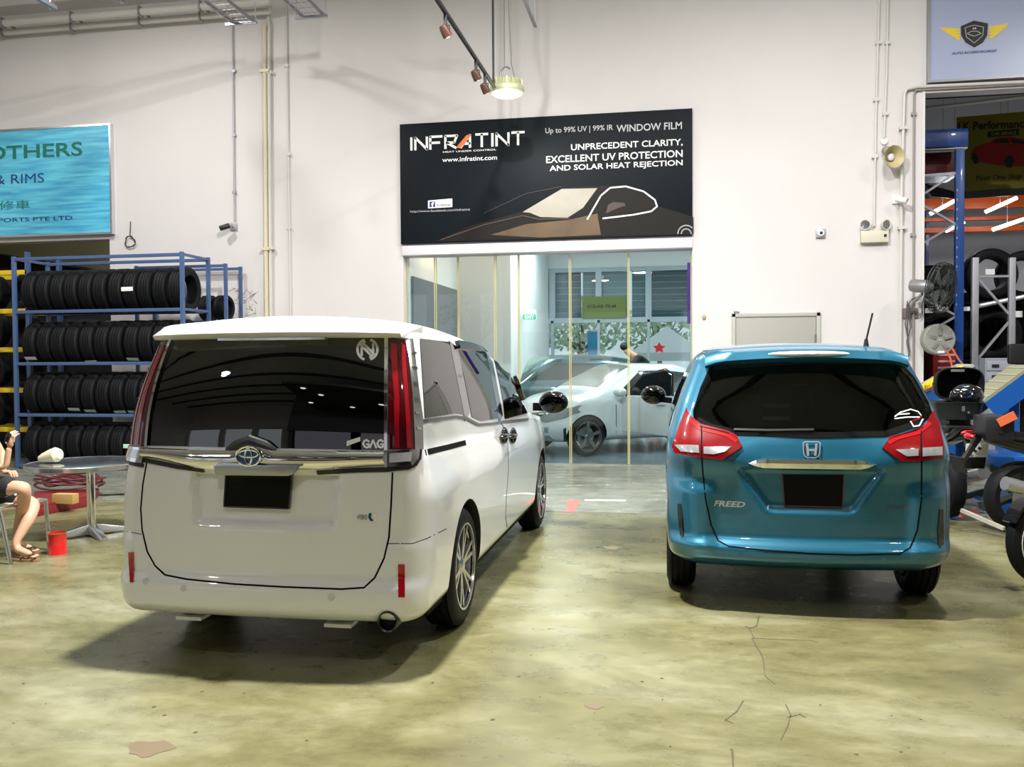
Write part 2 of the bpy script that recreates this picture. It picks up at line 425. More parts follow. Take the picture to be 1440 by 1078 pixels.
WALL = mat('painted_wall', (.68, .64, .635), .7, noise=.05, nscale=.7, bump=.08)
IWALL = mat('showroom_wall', (.74, .76, .76), .6)
CEIL = mat('ceiling_white', (.72, .71, .68), .8)
m = MB(); m.lo((-16, -12, -.2), (14, 8.79, 0)); struct('floor', m, FLOOR, label='worn polished concrete workshop floor with olive stains')
FLR = bpy.data.objects['floor']; CRK = mat('crack_dark', (.07, .06, .03), .8)
for pl_, w_ in (([(1067, 866), (1064, 880), (1054, 883), (1048, 880)], .010), ([(1054, 883), (1060, 897), (1100, 899), (1140, 900), (1150, 903)], .008), ([(1058, 897), (1063, 908), (1070, 918), (1073, 926)], .010), ([(1073, 926), (1076, 950), (1090, 962)], .006), ([(1045, 985), (1036, 1000), (1020, 1012), (1030, 1016)], .008), ([(1105, 990), (1112, 1005), (1108, 1020), (1098, 1040)], .006), ([(1030, 1056), (1031, 1078)], .010), ([(1108, 1008), (1125, 1004), (1132, 1008)], .008)):
    k = MB()
    for i in range(len(pl_)-1):
        a = G(*pl_[i], .0006); b = G(*pl_[i+1], .0006); d = (b-a).normalized(); n_ = V((-d.y, d.x, 0))*w_/2; k.prism([a-d*w_*.3+n_, b+d*w_*.3+n_*.6, b+d*w_*.3-n_*.6, a-d*w_*.3-n_], (0, 0, .0008))
    k.build('crack', CRK, FLR)
rnd = random.Random(3); k = MB()
for i in range(46):
    p = G(rnd.uniform(0, 1440), rnd.uniform(860, 1070), .0006); r_ = rnd.uniform(.003, .011); k.prism([p+V((r_*rnd.uniform(.6, 1.4)*math.cos(t_), r_*rnd.uniform(.6, 1.4)*math.sin(t_), 0)) for t_ in (0, 1, 2, 3, 4, 5)], (0, 0, .001))
tag(k.build('specks', CRK, FLR), None, None, None, 'stuff')
for cx_, cy_, rx_, ry_ in ((861, 770, .07, .06), (210, 1052, .09, .07), (836, 993, .04, .03)):
    p = G(cx_, cy_, .0006); k = MB(); k.prism([p+V((rx_*math.cos(t_)*(1+.25*math.sin(3*t_)), ry_*math.sin(t_)*(1+.2*math.cos(5*t_)), 0)) for t_ in [i*.35 for i in range(18)]], (0, 0, .0008)); k.build('stain', mat('stain_brown', (.16, .12, .07), .4), FLR)
m = MB(); m.lo((-16, 8.82, -.2), (14, 12.86, 0)); m.lo((-16, 12.86, -.2), (-4.2, 20, 0)); m.lo((3.0, 12.86, -.2), (14, 20, 0)); struct('floor', m, APRON, label='paler concrete strip in front of the glass wall')
m = MB(); m.lo((-4.2, 12.86, -.2), (3.0, 21.3, 0)); struct('floor', m, SHOWF, label='bluish showroom floor behind the glass')
m = MB(); m.lo((-16, 8.79, -.2), (14, 8.82, -.015)); struct('trim_1', m, mat('joint_dark', (.03, .028, .02), .8), label='dark joint line across the floor')
m = MB()
m.lo((-16, WY, 3.46), (-8.72, WY+.25, 8)); m.lo((-8.72, WY, 0), (-3.92, WY+.25, 8)); m.lo((-3.92, WY, 3.21), (.272, WY+.25, 8))
m.lo((.272, WY, 0), (3.303, WY+.25, 8)); m.lo((3.303, WY, 5.03), (14, WY+.25, 8)); struct('wall_back', m, WALL, label='tall off-white plastered wall with openings')
m = MB(); m.lo((-3.925, WY-.045, 3.07), (.275, WY+.2, 3.21)); struct('trim_2', m, mat('lilac_white', (.72, .66, .72), .35), bevel=.006, label='white lintel beam above the glass')
m = MB(); m.lo((3.27, WY-.02, 0), (3.303, WY+.02, 5.05)); struct('trim_3', m, mat('corner_bead', (.72, .7, .68), .6), label='pale corner bead of the right opening')
m = MB(); m.lo((-16, -12, 8), (14, 12.95, 8.2))
struct('ceiling', m, CEIL)
for i in range(12):
    m = MB(); y = -10.5+i*2; m.lo((-16, y-.05, 7.8), (14, y+.05, 8)); struct('trim_%d' % (4+i), m, mat('dark_purlin', (.05, .05, .055), .6), label='dark ceiling purlin')
m = MB(); m.lo((13.8, -12, 0), (14, 12.7, 8)); struct('wall_right', m, WALL)
m = MB(); m.lo((-16, -12, 0), (-15.8, -4, 8)); m.lo((-16, 4, 0), (-15.8, 20, 8)); m.lo((-16, -4, 4.2), (-15.8, 4, 8)); struct('wall_left', m, WALL)
# wall behind the camera: white hall open to the yard on the left, darker shop front on the right
m = MB(); m.lo((-16, -12.2, 4.4), (-6.3, -12, 8))
for x in (-16, -13, -10.6, -8.6, -6.8): m.lo((x, -12.2, 0), (x+.4, -12, 4.4))
struct('wall_front', m, WALL)
DKW = mat('dark_shopfront', (.05, .05, .055), .7)
m = MB(); m.lo((-6.3, -7.2, 3.3), (14, -7, 8)); m.lo((-6.3, -12.2, 0), (-6.1, -7.2, 8)); m.lo((-6.1, -12.2, 0), (14, -12, 3.3)); m.lo((-6.1, -12, 3.3), (14, -7.2, 3.4)); m.lo((-5.2, -7, 5.6), (14, -2.5, 5.8)); struct('wall_front', m, DKW, label='dark shop front behind the viewer')
for i, (x, y) in enumerate(((-4.2, -4.0), (-5, -5.5), (-3.4, -5.8), (-2.2, -4.6), (-1, -3.4), (-4.6, -3.1))):
    m = MB(); m.lathe((x, y, 5.59), (0, 0, -1), [(.001, 0), (.1, 0), (.09, .03), (.001, .03)], 16); tag(m.build('downlight', mat('downlight_glow', (1, 1, 1), .5, emit=8)), 'small round downlight in the dark soffit behind the viewer, %s' % ['far left', 'far back left', 'back middle', 'middle', 'front right', 'front left'][i], 'lamp', 'downlights behind the viewer')
for i, x in enumerate((-5.9, -3.2, .4)):
    m = MB(); m.lo((x, -7.0, 2.55), (x+2.3, -6.95, 3.25)); tag(m.build('shop_sign', mat('sign_pale_lilac', (.6, .58, .75), .4)), 'pale lilac sign board behind the viewer, %s' % ('left', 'middle', 'right')[i], 'sign')
m = MB(); m.lo((-60, -60, -.3), (60, -12.2, -.02)); m.lo((-60, 21.3, -.3), (60, 90, -.02)); m.lo((-60, -12.2, -.3), (-16, 21.3, -.02)); struct('ground', m, mat('yard', (.42, .42, .4), .8), label='pale yard outside')
# showroom shell
m = MB(); q = PX(647, 500, -3.85).y
m.lo((-4.1, WY+.25, 0), (-3.9, q, 4.3)); m.lo((-4.1, q, 0), (P(718, 400, q).x, q+.15, 4.3)); m.lo((P(718, 400, q).x-.15, q+.15, 0), (P(718, 400, q).x, 21, 4.3))
struct('wall_left', m, IWALL, label='white showroom partition')
m = MB(); m.lo((2.9, WY+.25, 0), (3.1, 21, 4.3)); struct('wall_right', m, IWALL, label='showroom side wall')
m = MB(); m.lo((-4.1, WY+.25, 4.3), (3.1, 21.2, 4.4)); struct('ceiling', m, mat('showroom_ceiling', (.8, .8, .76), .7), label='showroom ceiling')
m = MB(); b = P(850, 376, 21).z; m.lo((-4.1, 21, b), (3.1, 21.2, 4.3)); struct('wall_back', m, IWALL, label='band of white wall above the showroom windows')
bd = MB(); z1 = P(578, 388, 13.0).z; bd.lo((-3.895, 13.02, .3), (-3.86, q-.06, z1))
tag(bd.build('display_board', mat('grey_board', (.13, .145, .17), .35, noise=.3, nscale=1)), 'large grey board on the left partition inside the glass', 'board')
# window wall of the showroom
GREYF = mat('window_frame_grey', (.36, .42, .46), .4)
zt, zm = b, P(850, 450, 21).z
xs = [P(px, 450, 21).x for px in (720, 777, 842, 912, 972, 1040)]
m = MB(); m.lo((xs[0]-.1, 20.95, zm-.06), (xs[-1], 21.08, zm+.06)); m.lo((xs[0]-.1, 20.95, zt-.1), (xs[-1], 21.08, zt)); m.lo((xs[0]-.1, 20.95, 0), (xs[-1], 21.08, .12))
for i, x in enumerate(xs): m.lo((x-.07, 20.94, zm), (x+.07, 21.09, zt)); m.lo((x-.03, 20.95, 0), (x+.03, 21.08, zm))
w = struct('window_1', m, GREYF, label='grey framed window wall at the back of the showroom')
CLEAR = glassmat('clear_glass', (.93, .97, .97), 1.45)
for i in range(5):
    for z0, z1 in ((.12, zm-.06), (zm+.06, zt-.1)):
        p = MB(); p.lo((xs[i]+.03, 21.0, z0), (xs[i+1]-.03, 21.012, z1)); p.build('pane', CLEAR, w)
# dark blinds and green banner that hang outside behind the upper panes
for px0, px1, c, nm in ((720, 777, (.06, .09, .1), 'dark'), (777, 818, (.10, .15, .19), 'grey blue'), (819, 886, (.2, .26, .3), 'pale grey'), (888, 912, (.025, .1, .13), 'teal'), (915, 972, (.015, .06, .08), 'dark teal')):
    a = P(px0, 449, 21.1); e = P(px1, 378, 21.1)
    k = MB(); n = 8
    for j in range(n): z = a.z+(e.z-a.z)*j/n; k.box(((a.x+e.x)/2, 21.095, z+(e.z-a.z)/n/2), (e.x-a.x-.03, .02, (e.z-a.z)/n*.97))
    tag(k.build('window_blind', mat('blind_'+nm.replace(' ', '_'), c, .5)), '%s blind panel behind the upper showroom window' % nm, 'blind')
gb = MB(); gb.fb(819, 416, 880, 448, 20.92, .02); gbo = tag(gb.build('banner', mat('olive_green_banner', (.12, .17, .03), .5)), 'olive green banner with dark lettering in the showroom window', 'banner')
wtext('SOLAR FILM', (826, 433), (866, 428), 20.915, BLACK, gbo, bold=.02)
# sky-lit yard seen through the showroom: trees, white tent, blue banner
LEAF = mat('leaves', (.5, .62, .44), .7, noise=.5, nscale=3)
BARK = mat('bark', (.2, .15, .1), .8)
def tree(x, y, h, r, lab):
    t = thing('tree', lab, 'tree', (x, y, 0), 'trees in the yard')
    k = MB(); k.tube([(x, y, 0), (x+.1, y, h*.5), (x, y, h*.8)], [.12, .09, .04], 8)
    for i in range(7):
        a = i*.9; k.tube([(x, y, h*.45), (x+r*.7*math.cos(a), y+r*.7*math.sin(a), h*.85)], [.05, .015], 5)
    k.build('trunk', BARK, t)
    k = MB(); rnd = random.Random(int(x*10))
    for i in range(420):
        a = rnd.random()*2*PI; e = rnd.uniform(-1, 1); rr = r*rnd.random()**.4; p = V((x+rr*math.cos(a)*math.sqrt(1-e*e), y+rr*math.sin(a)*math.sqrt(1-e*e), h*.8+rr*e*.75))
        d = V((rnd.uniform(-1, 1), rnd.uniform(-1, 1), rnd.uniform(-1, 1))).normalized()*.16; d2 = d.orthogonal().normalized()*.1
        k.add([p-d, p+d2, p+d, p-d2], [(0, 1, 2, 3)])
    o = k.build('foliage', LEAF, t)
tree(P(818, 480, 35).x, 35, 3.6, 1.7, 'pale tree outside the showroom window left of the blue banner')
tree(P(925, 480, 37).x, 37, 3.6, 1.7, 'green tree outside the showroom behind the white tent')
tree(P(735, 480, 27).x, 27, 3.6, 1.7, 'green tree outside the showroom door on the left')
tree(-11, -24, 5, 2.4, 'green tree in the yard behind the viewer on the left')
tree(-6.8, -27, 5.2, 2.4, 'green tree in the yard behind the viewer on the right')
k = thing('canopy_tent', 'white peaked canopy tent outside the showroom window', 'tent', G(940, 560)*0+V((P(938, 480, 27).x, 27, 0)))
a = P(938, 458, 27); e0 = P(890, 496, 27); e1 = P(990, 496, 27); r = MB(); cx = a.x; hw = (e1.x-e0.x)/2
r.add([(cx-hw, 27-hw, e0.z), (cx+hw, 27-hw, e0.z), (cx+hw, 27+hw, e0.z), (cx-hw, 27+hw, e0.z), (cx, 27, a.z), (cx-hw, 27-hw, e0.z-.25), (cx+hw, 27-hw, e0.z-.25), (cx+hw, 27+hw, e0.z-.25), (cx-hw, 27+hw, e0.z-.25)], [(0, 1, 4), (1, 2, 4), (2, 3, 4), (3, 0, 4), (0, 5, 6, 1), (1, 6, 7, 2), (2, 7, 8, 3), (3, 8, 5, 0)])
r.build('canopy', mat('tent_white', (.85, .86, .88), .8), k)
for sx in (-1, 1):
    for sy in (-1, 1): r = MB(); r.cyl((cx+sx*hw*.97, 27+sy*hw*.97, 0), (cx+sx*hw*.97, 27+sy*hw*.97, e0.z), .03, 8); r.build('pole', ALU, k)
r = MB(); r.fb(826, 466, 842, 500, 25, .03); r.cyl((P(834, 480, 25).x, 25.05, 0), (P(834, 480, 25).x, 25.05, P(834, 466, 25).z), .02); tag(r.build('feather_banner', mat('sky_blue_cloth', (.08, .45, .8), .6)), 'sky blue feather banner outside the showroom window', 'banner')
# red star sticker and text on the window
st = P(927, 489, 20.9); r = MB(); pts = []
for i in range(10): a = PI/2+i*PI/5; rr = .14 if i % 2 == 0 else .07; pts.append((st.x+rr*math.cos(a)*1.1, 20.999, st.z+rr*math.sin(a)))
r.prism(pts, (0, -.004, 0)); so = r.build('star_sticker', RED); tag(so, 'red star sticker on the showroom window glass', 'sticker')
# glass front: panes with yellow edge strips
EDGE = mat('glass_edge_yellow', (.50, .48, .24), .3)
w2 = MB(); w2.lo((-3.92, 12.82, 0), (.272, 12.9, .015)); w2.lo((-3.92, 12.82, 3.05), (.272, 12.9, 3.1)); w2 = struct('window_2', w2, ALU, label='floor and head track of the frameless glass front')
GL = glassmat('shopfront_glass', (.90, .96, .95), 1.5)
bx = [-3.92]+[P(px, 500, 12.85).x for px in (613, 645, 697, 730, 802, 884)]+[.268]
for i in range(7):
    p = MB(); yy = 12.845+(.02 if i % 2 else 0); p.lo((bx[i]+.004, yy, .015), (bx[i+1]-.004, yy+.01, 3.05)); p.build('pane', GL, w2)
    for x in (bx[i], bx[i+1]):
        p = MB(); sg = 1 if x == bx[i] else -1; p.lo((x+sg*.004, yy-.004, .015), (x+sg*(.004+.013), yy+.014, 3.05)); p.build('edge_strip', EDGE, w2)
m = MB(); a = G(795, 715); m.prism([G(798, 703, .002), G(816, 703, .002), G(807, 720, .002), G(795, 720, .002)], (0, 0, .002)); tag(m.build('floor_mark', mat('red_mark', (.6, .12, .1), .5)), 'faded red painted mark on the concrete before the glass wall', 'marking')
m = MB(); m.prism([G(822, 702, .002), G(880, 702.5, .002), G(880, 704.5, .002), G(822, 704, .002)], (0, 0, .002)); tag(m.build('floor_line', PAPER), 'thin white painted line on the concrete before the glass wall', 'marking')
# ---------------------------------------------------------------- lamps
LENS = mat('lamp_lens', (1, .98, .82), .5, emit=9, ecol=(1., .97, .8))
WARM = mat('warm_bulb', (1, .75, .45), .5, emit=14, ecol=(1, .72, .42))
def light(kind, loc, power, parent, size=.3, col=(1, 1, 1), rot=None, spread=None):
    l = bpy.data.lights.new('lamp_light', kind); l.energy = power; l.color = col
    if kind == 'AREA':
        l.shape = 'DISK'; l.size = size
    else: l.shadow_soft_size = size
    o = bpy.data.objects.new('lamp_light', l); COL.objects.link(o); o.location = loc
    if rot: o.rotation_euler = rot
    if kind == 'SPOT': l.spot_size = 1.3; l.spot_blend = .5
    o.parent = parent; o.matrix_parent_inverse = Matrix.Translation(-V(parent['_w'])); return o
def highbay(x, y, z, lab, power, ztop=7.9, grp='high-bay lamps'):
    t = thing('high_bay_lamp', lab, 'lamp', (x, y, z), grp)
    GREENW = mat('lamp_housing', (.55, .58, .36), .4, .3)
    k = MB(); k.lathe((x, y, z), (0, 0, 1), [(.215, .02), (.225, .06), (.215, .10), (.17, .12), (.15, .19), (.1, .21), (.001, .21)], 28); k.build('housing', GREENW, t)
    k = MB(); k.lathe((x, y, z), (0, 0, 1), [(.001, 0), (.17, .002), (.19, .02), (.19, .03), (.001, .03)], 28); k.build('lens', LENS, t)
    k = MB()
    for i in range(18):
        a = i*PI/9; e = V((math.cos(a), math.sin(a), 0)); k.bar(V((x, y, z+.15))+e*.13, V((x, y, z+.15))+e*.2, .006, .08)
    k.build('cooling_fins', GREENW, t)
    k = MB(); k.tube([(x-.09, y, z+.2), (x-.085, y, z+.3), (x-.04, y, z+.35), (x, y, z+.36), (x+.04, y, z+.33)], .012); k.build('hook', STEEL, t)
    k = MB(); k.tube([(x-.03, y, z+.36), (x-.03, y, ztop)], .008, 6); k.tube([(x+.1, y, z+.21), (x+.06, y, z+.4), (x+.03, y, z+1.0), (x+.03, y, ztop)], .007, 6); k.build('cable', mat('grey_cable', (.2, .2, .2), .5), t)
    light('AREA', (x, y, z-.02), power*1.0, t, .36, (1, .99, .965)); light('POINT', (x, y, z-.16), power*.2, t, .13, (1, .99, .965)); return t
a = P(713, 134, 11.2); highbay(a.x, 11.2, a.z, 'lit round high-bay lamp hanging before the wall above the black sign', 60)
hb = 'unseen high-bay lamp under the ceiling '
for x, y, lab, pw in ((-1.35, 4.9, 'above the white van', 4.6), (2.0, 6.1, 'above the blue car', 1.3), (-5.6, 5.6, 'above the bistro table', .25), (-.6, -1.2, 'behind the viewer', .42), (5.2, .5, 'behind the viewer on the right', .15), (-8, -2.5, 'behind the viewer on the left', .25), (6.5, 7.5, 'above the motorcycles', .6), (-11.5, 8.5, 'before the yellow-beamed rack', .35), (2.2, 9.6, 'before the right part of the wall', .28), (-7.4, 9.3, 'before the left part of the wall', .75)):
    highbay(x, y, 6.9, hb+lab, HB_POWER*pw)  # unseen lamps; those beyond the van and blue car are added fill
# track with spots
t = thing('track_light', 'black track rail with warm spot lamps running towards the wall', 'lamp', P(655, 60, 11))
TZ = P(695, 122, 11.0).z; p0 = V((P(695, 122, 11.0).x, 11.0, TZ)); d = ray(612, -4); tt = (TZ-CH)/d.z; p1 = EYE+d*tt; p1.x = p0.x; p1 = V((p0.x, p1.y-1.5, TZ))
k = MB(); k.bar(p0, p1, .035, .04); k.build('rail', BLACK, t, bevel=.004)
k = MB(); k.cyl(p0+V((0, -.05, 0)), (p0.x, 10.95, 8), .014, 8); k.cyl((p0.x, p1.y+.6, TZ), (p0.x, p1.y+.6, 8), .014, 8); k.build('hanger_rod', BLACK, t)
BZ = mat('bronze_lamp', (.12, .06, .04), .35, .5)
for px, py in ((621, 24), (664, 96), (677, 112)):
    # find point on rail where it projects closest
    best = min((abs((lambda q: 720+FPX*((q-EYE).dot(RT))/((q-EYE).dot(FW)))(p0+(p1-p0)*i/200)-px-5), i) for i in range(201))[1]
    c = p0+(p1-p0)*best/200; k = MB(); k.bar(c, c+V((0, 0, -.13)), .03, .03); k.tube([c+V((-.04, 0, -.19)), c+V((-.04, 0, -.13)), c+V((.04, 0, -.13)), c+V((.04, 0, -.19))], .006, 6); ar = k.build('spot_arm', BLACK, t)
    dd = V((.35, .5, -.8)).normalized(); hc = c+V((0, 0, -.19)); k = MB(); k.lathe(hc-dd*.07, dd, [(.001, 0), (.035, .005), (.045, .04), (.05, .12), (.045, .12), (.04, .1), (.001, .1)], 18); s_ = k.build('spot_head', BZ, t)
    k = MB(); k.lathe(hc-dd*.07, dd, [(.001, .104), (.036, .104), (.03, .122), (.001, .13)], 16); k.build('bulb', WARM, s_)
# showroom lighting: spot track and ceiling tubes
t = thing('track_light', 'row of warm spot lamps on the showroom ceiling', 'lamp', P(790, 365, 16))
c0, c1 = P(778, 350, 14.5), P(797, 388, 18.5); c1.z = min(4.1, c1.z); c0.z = min(c0.z, 4.2); c0.x = c1.x = (c0.x+c1.x)/2
k = MB(); k.bar((c0.x, 14, 4.1), (c0.x, 18.5, 4.1), .04, .04); k.cyl((c0.x, 14.3, 4.1), (c0.x, 14.3, 4.3), .01, 6); k.cyl((c0.x, 18, 4.1), (c0.x, 18, 4.3), .01, 6); k.build('rail', BLACK, t)
for i in range(8):
    y = 14.2+i*.55; dd = V((.3 if i % 2 else -.3, 0, -1)).normalized(); h = V((c0.x, y, 4.02)); k = MB(); k.lathe(h-dd*.05, dd, [(.001, 0), (.04, .01), (.05, .12), (.001, .12)], 12); hh = k.build('spot_head', BLACK, t)
    k = MB(); k.lathe(h-dd*.05, dd, [(.001, .122), (.042, .122), (.03, .14), (.001, .15)], 12); k.build('bulb', WARM, hh)
light('AREA', (c0.x, 16.2, 3.8), 60, t, .5, (1, .85, .65))
TUBE = mat('fluorescent_tube', (1, 1, 1), .4, emit=9, ecol=(.9, .96, 1))
for i, (x, y) in enumerate(((-2.2, 18), (0.6, 18), (-.9, 14.6), (1.6, 15))):
    t = thing('ceiling_tube_lamp', ['white tube lamp on the showroom ceiling at back left', 'white tube lamp on the showroom ceiling at back right', 'white tube lamp on the showroom ceiling near the glass, middle', 'white tube lamp on the showroom ceiling near the glass, right'][i], 'lamp', (x, y, 4.25), 'showroom tube lamps')
    k = MB(); k.lo((x-.6, y-.05, 4.24), (x+.6, y+.05, 4.3)); k.build('base', WHITE, t, bevel=.005); k = MB(); k.cyl((x-.58, y, 4.21), (x+.58, y, 4.21), .018, 10); k.build('tube', TUBE, t); light('AREA', (x, y, 4.15), 115, t, .6, (.85, .95, 1))
k = thing('air_conditioner', 'white ceiling cassette air conditioner in the showroom', 'air conditioner', P(806, 390, 18)); q = P(806, 385, 18)
r = MB(); r.lo((q.x+.1, 17.6, 3.95), (q.x+1.0, 18.5, 4.29)); r.build('body', WHITE, k, bevel=.02); r = MB(); r.lo((q.x+.25, 17.75, 3.93), (q.x+.85, 18.35, 3.95)); r.build('grille', GALV, k)
k = thing('exit_sign', 'hanging green EXIT sign inside the showroom', 'sign', P(744, 441, 17)); r = MB(); r.fb(735, 435, 754, 449, 17, .06); r.build('casing', WHITE, k)
r = MB(); r.fb(735.5, 442, 753.5, 449, 16.99, .01); r.build('face', mat('exit_green', (.0, .42, .2), .5, emit=.6), k); wtext('EXIT', (738, 448), (751, 443.3), 16.985, mat('exit_white', (1, 1, 1), .5, emit=1.2), k, bold=.02)
r = MB(); q = P(744, 435, 17); r.cyl((q.x, 17.03, q.z), (q.x, 17.03, 4.3), .012, 8); r.build('rod', WHITE, k)
k = thing('wall_lamp', 'small warm lamp washing the left partition behind the glass', 'lamp', (-3.7, 13.9, 3.8)); r = MB(); r.lathe((-3.7, 13.9, 3.8), (.3, 0, -1), [(.001, -.05), (.05, -.04), (.06, .08), (.001, .08)], 14); r.build('lamp_head', BZ, k); r = MB(); r.lo((-3.9, 13.88, 3.84), (-3.7, 13.92, 3.88)); r.build('arm', BZ, k); light('POINT', (-3.6, 13.9, 3.62), 38, k, .06, (1, .55, .22))
# purple fabric hung at left and a cable strip at the right
r = MB(); r.fb(726, 402, 741, 418, 19, .15); tag(r.build('hanging_pennant', mat('purple', (.12, .02, .3), .6)), 'purple decoration hanging in the showroom left of the EXIT sign', 'decoration')
r = MB(); r.fb(966.5, 369, 971, 455, 12.96, .03); tag(r.build('banner', MATS['purple']), 'narrow purple banner at the right edge of the showroom', 'banner')
# ---------------------------------------------------------------- wall signs
k = thing('shop_sign', 'wide black window film sign with a dark car above the glass front', 'sign', (-1.83, WY-.06, 3.24))
YS = WY-.06
r = MB(); r.lo((-3.937, YS, 3.235), (.272, WY, 4.985)); r.build('panel', mat('sign_black', (.006, .009, .012), .5, spec=.12), k, bevel=.004)
SW = mat('print_white', (.85, .85, .83), .5); SG = mat('print_grey', (.45, .45, .46), .5); SO = mat('print_orange', (.8, .16, .03), .5)
wtext('Up to 99% UV | 99% IR', (767, 190), (862, 175), YS, SG, k, bold=.01); wtext('WINDOW FILM', (867, 186), (959, 171), YS, SG, k, bold=.015)
wtext('UNPRECEDENT CLARITY,', (803, 213), (960, 195), YS, SW, k, bold=.014); wtext('EXCELLENT UV PROTECTION', (768, 229.5), (960, 210.5), YS, SW, k, bold=.014); wtext('AND SOLAR HEAT REJECTION', (773, 243), (960, 224.5), YS, SW, k, bold=.014)
wtext('HEAT UNDER CONTROL', (623, 215), (698, 209), YS, SW, k, bold=.01); wtext('www.infratint.com', (622, 228), (699, 218), YS, SW, k, bold=.01)
wtext('http://www.facebook.com/infratint', (577, 300), (661, 292.5), YS, SG, k)
LET = {'I': [[(0, 0), (0, 1)]], 'N': [[(0, 0), (0, 1), (1, 0), (1, 1)]], 'F': [[(0, 0), (0, 1), (1, 1)], [(0, .5), (.8, .5)]], 'R': [[(0, 0), (0, 1), (1, 1), (.75, .45), (.1, .45), (.9, 0)]],
       'A': [[(0, 0), (.8, 1), (.8, 0)], [(.3, .3), (.8, .3)]], 'T': [[(0, 1), (1, 1)], [(.5, 1), (.5, 0)]], 'G': [[(1, .85), (.8, 1), (.25, 1), (0, .7), (0, .3), (.25, 0), (.8, 0), (1, .25), (1, .5), (.6, .5)]], '^': [[(0, 0), (.5, 1), (1, 0), (.75, 0)], ]}
a = P(577, 211, YS); b2 = P(738, 188, YS); W = b2.x-a.x; Hh = P(577, 194, YS).z-a.z; cur = 0; wd = {'I': .2}; word = 'INFRATINT'
tot = sum(wd.get(c_, 1) for c_ in word)+.22*(len(word)-1); u = W/tot; x = a.x; r = MB()
for ch in word:
    w_ = wd.get(ch, 1)*u
    for L_ in LET[ch]:
        pts = [V((x+(p[0] if ch != 'I' else .5)*w_*(.94), YS-.001, a.z+p[1]*Hh)) for p in L_]
        for i in range(len(pts)-1):
            dd = (pts[i+1]-pts[i]).normalized(); nn = V((-dd.z, 0, dd.x))*.017; r.prism([pts[i]-dd*.008+nn, pts[i+1]+dd*.008+nn, pts[i+1]+dd*.008-nn, pts[i]-dd*.008-nn], (0, -.003, 0))
    x += w_+.22*u
r.build('logo_lettering', SW, k)
r = MB(); r.flat([(641, 208), (656, 190), (663, 189.5), (648, 208)], YS-.004, .003); r.build('logo_slash', SO, k)
r = MB(); r.flat([(602, 282), (636, 279), (636, 291), (602, 293)], YS, .003); r.build('badge', SW, k)
r = MB(); r.flat([(604, 283.5), (612, 283), (612, 291), (604, 291.5)], YS-.003, .002); r.build('badge_square', mat('dark_navy', (.02, .03, .12), .5), k); wtext('f', (606.5, 291), (610.5, 284), YS-.005, SW, k, bold=.03); wtext('facebook', (614, 290.5), (634, 285), YS-.003, MATS['dark_navy'], k)
BR = mat('print_brown', (.013, .011, .010), .5, spec=.15); BR2 = mat('print_brown_light', (.09, .07, .06), .5, spec=.2); SCR = mat('print_windscreen', (.36, .33, .27), .5, noise=.35, nscale=2); GOLD = mat('print_gold', (.10, .055, .018), .5, noise=.6, nscale=4)
r = MB(); r.flat([(612, 339.5), (660, 318), (735, 297), (790, 264), (850, 261), (880, 262), (915, 275), (925, 290), (960, 300), (975, 305), (975, 329), (800, 334)], YS, .0015); r.build('printed_car_body', BR, k)
r = MB(); r.flat([(735, 298), (790, 265.5), (840, 264.5), (820, 292), (798, 306), (760, 305), (745, 299)], YS-.002, .0015); r.build('printed_windscreen', SCR, k)
r = MB(); r.flat([(690, 330), (740, 315), (800, 309), (840, 300), (845, 330), (760, 334)], YS-.002, .001); r.build('printed_bonnet_glow', GOLD, k)
r = MB(); r.strip([(680, 300), (740, 272), (790, 262)], YS-.002, .006); r.strip([(620, 337), (680, 316), (735, 303), (758, 308), (800, 307)], YS-.002, .012); r.build('printed_bonnet_line', BR2, k)
r = MB(); r.strip([(826, 308), (845, 275), (858, 264), (880, 262), (905, 269), (921, 281), (924, 290), (916, 297), (890, 302), (848, 307)], YS-.004, .022); r.build('printed_window_outline', SW, k)
r = MB(); r.flat([(852, 300), (855, 288), (862, 284), (878, 285), (880, 289), (870, 292)], YS-.004, .001); r.build('printed_mirror', BR2, k)
r = MB(); q = P(965, 329, YS)
for rr in (.12, .07): r.strip([(965-rr*98*math.cos(j*PI/12), 328.5-rr*98*math.sin(j*PI/12)) for j in range(13) if 965-rr*98*math.cos(j*PI/12) < 974.5], YS-.002, .016)
r.build('printed_wheel_arch', SG, k)
# blue sign on the left
k = thing('shop_sign', 'sky blue workshop sign with green and navy lettering on the left', 'sign', (-10, WY-.08, 3.47)); YB = WY-.08
m_ = mat('sign_sky_blue', (.10, .50, .72), .35); nt, b_ = nodes_of(m_); tc = nt.nodes.new('ShaderNodeTexCoord'); mp = nt.nodes.new('ShaderNodeMapping'); mp.inputs['Scale'].default_value = (.7, 1, 9); nz = nt.nodes.new('ShaderNodeTexNoise'); nz.inputs['Scale'].default_value = 2.2; nz.inputs['Detail'].default_value = 5; rp = nt.nodes.new('ShaderNodeValToRGB'); rp.color_ramp.elements[0].position = .35; rp.color_ramp.elements[1].position = .65; rp.color_ramp.elements[0].color = (.05, .36, .62, 1); rp.color_ramp.elements[1].color = (.15, .62, .80, 1)
nt.links.new(tc.outputs['Object'], mp.inputs[0]); nt.links.new(mp.outputs[0], nz.inputs['Vector']); nt.links.new(nz.outputs['Fac'], rp.inputs[0]); nt.links.new(rp.outputs[0], b_.inputs['Base Color'])
x1 = P(153, 176, YB).x; zt = P(153, 176, YB).z; zb = P(154, 326, YB).z
r = MB(); r.lo((-14, YB, zb), (x1, WY, zt)); r.build('panel', m_, k)
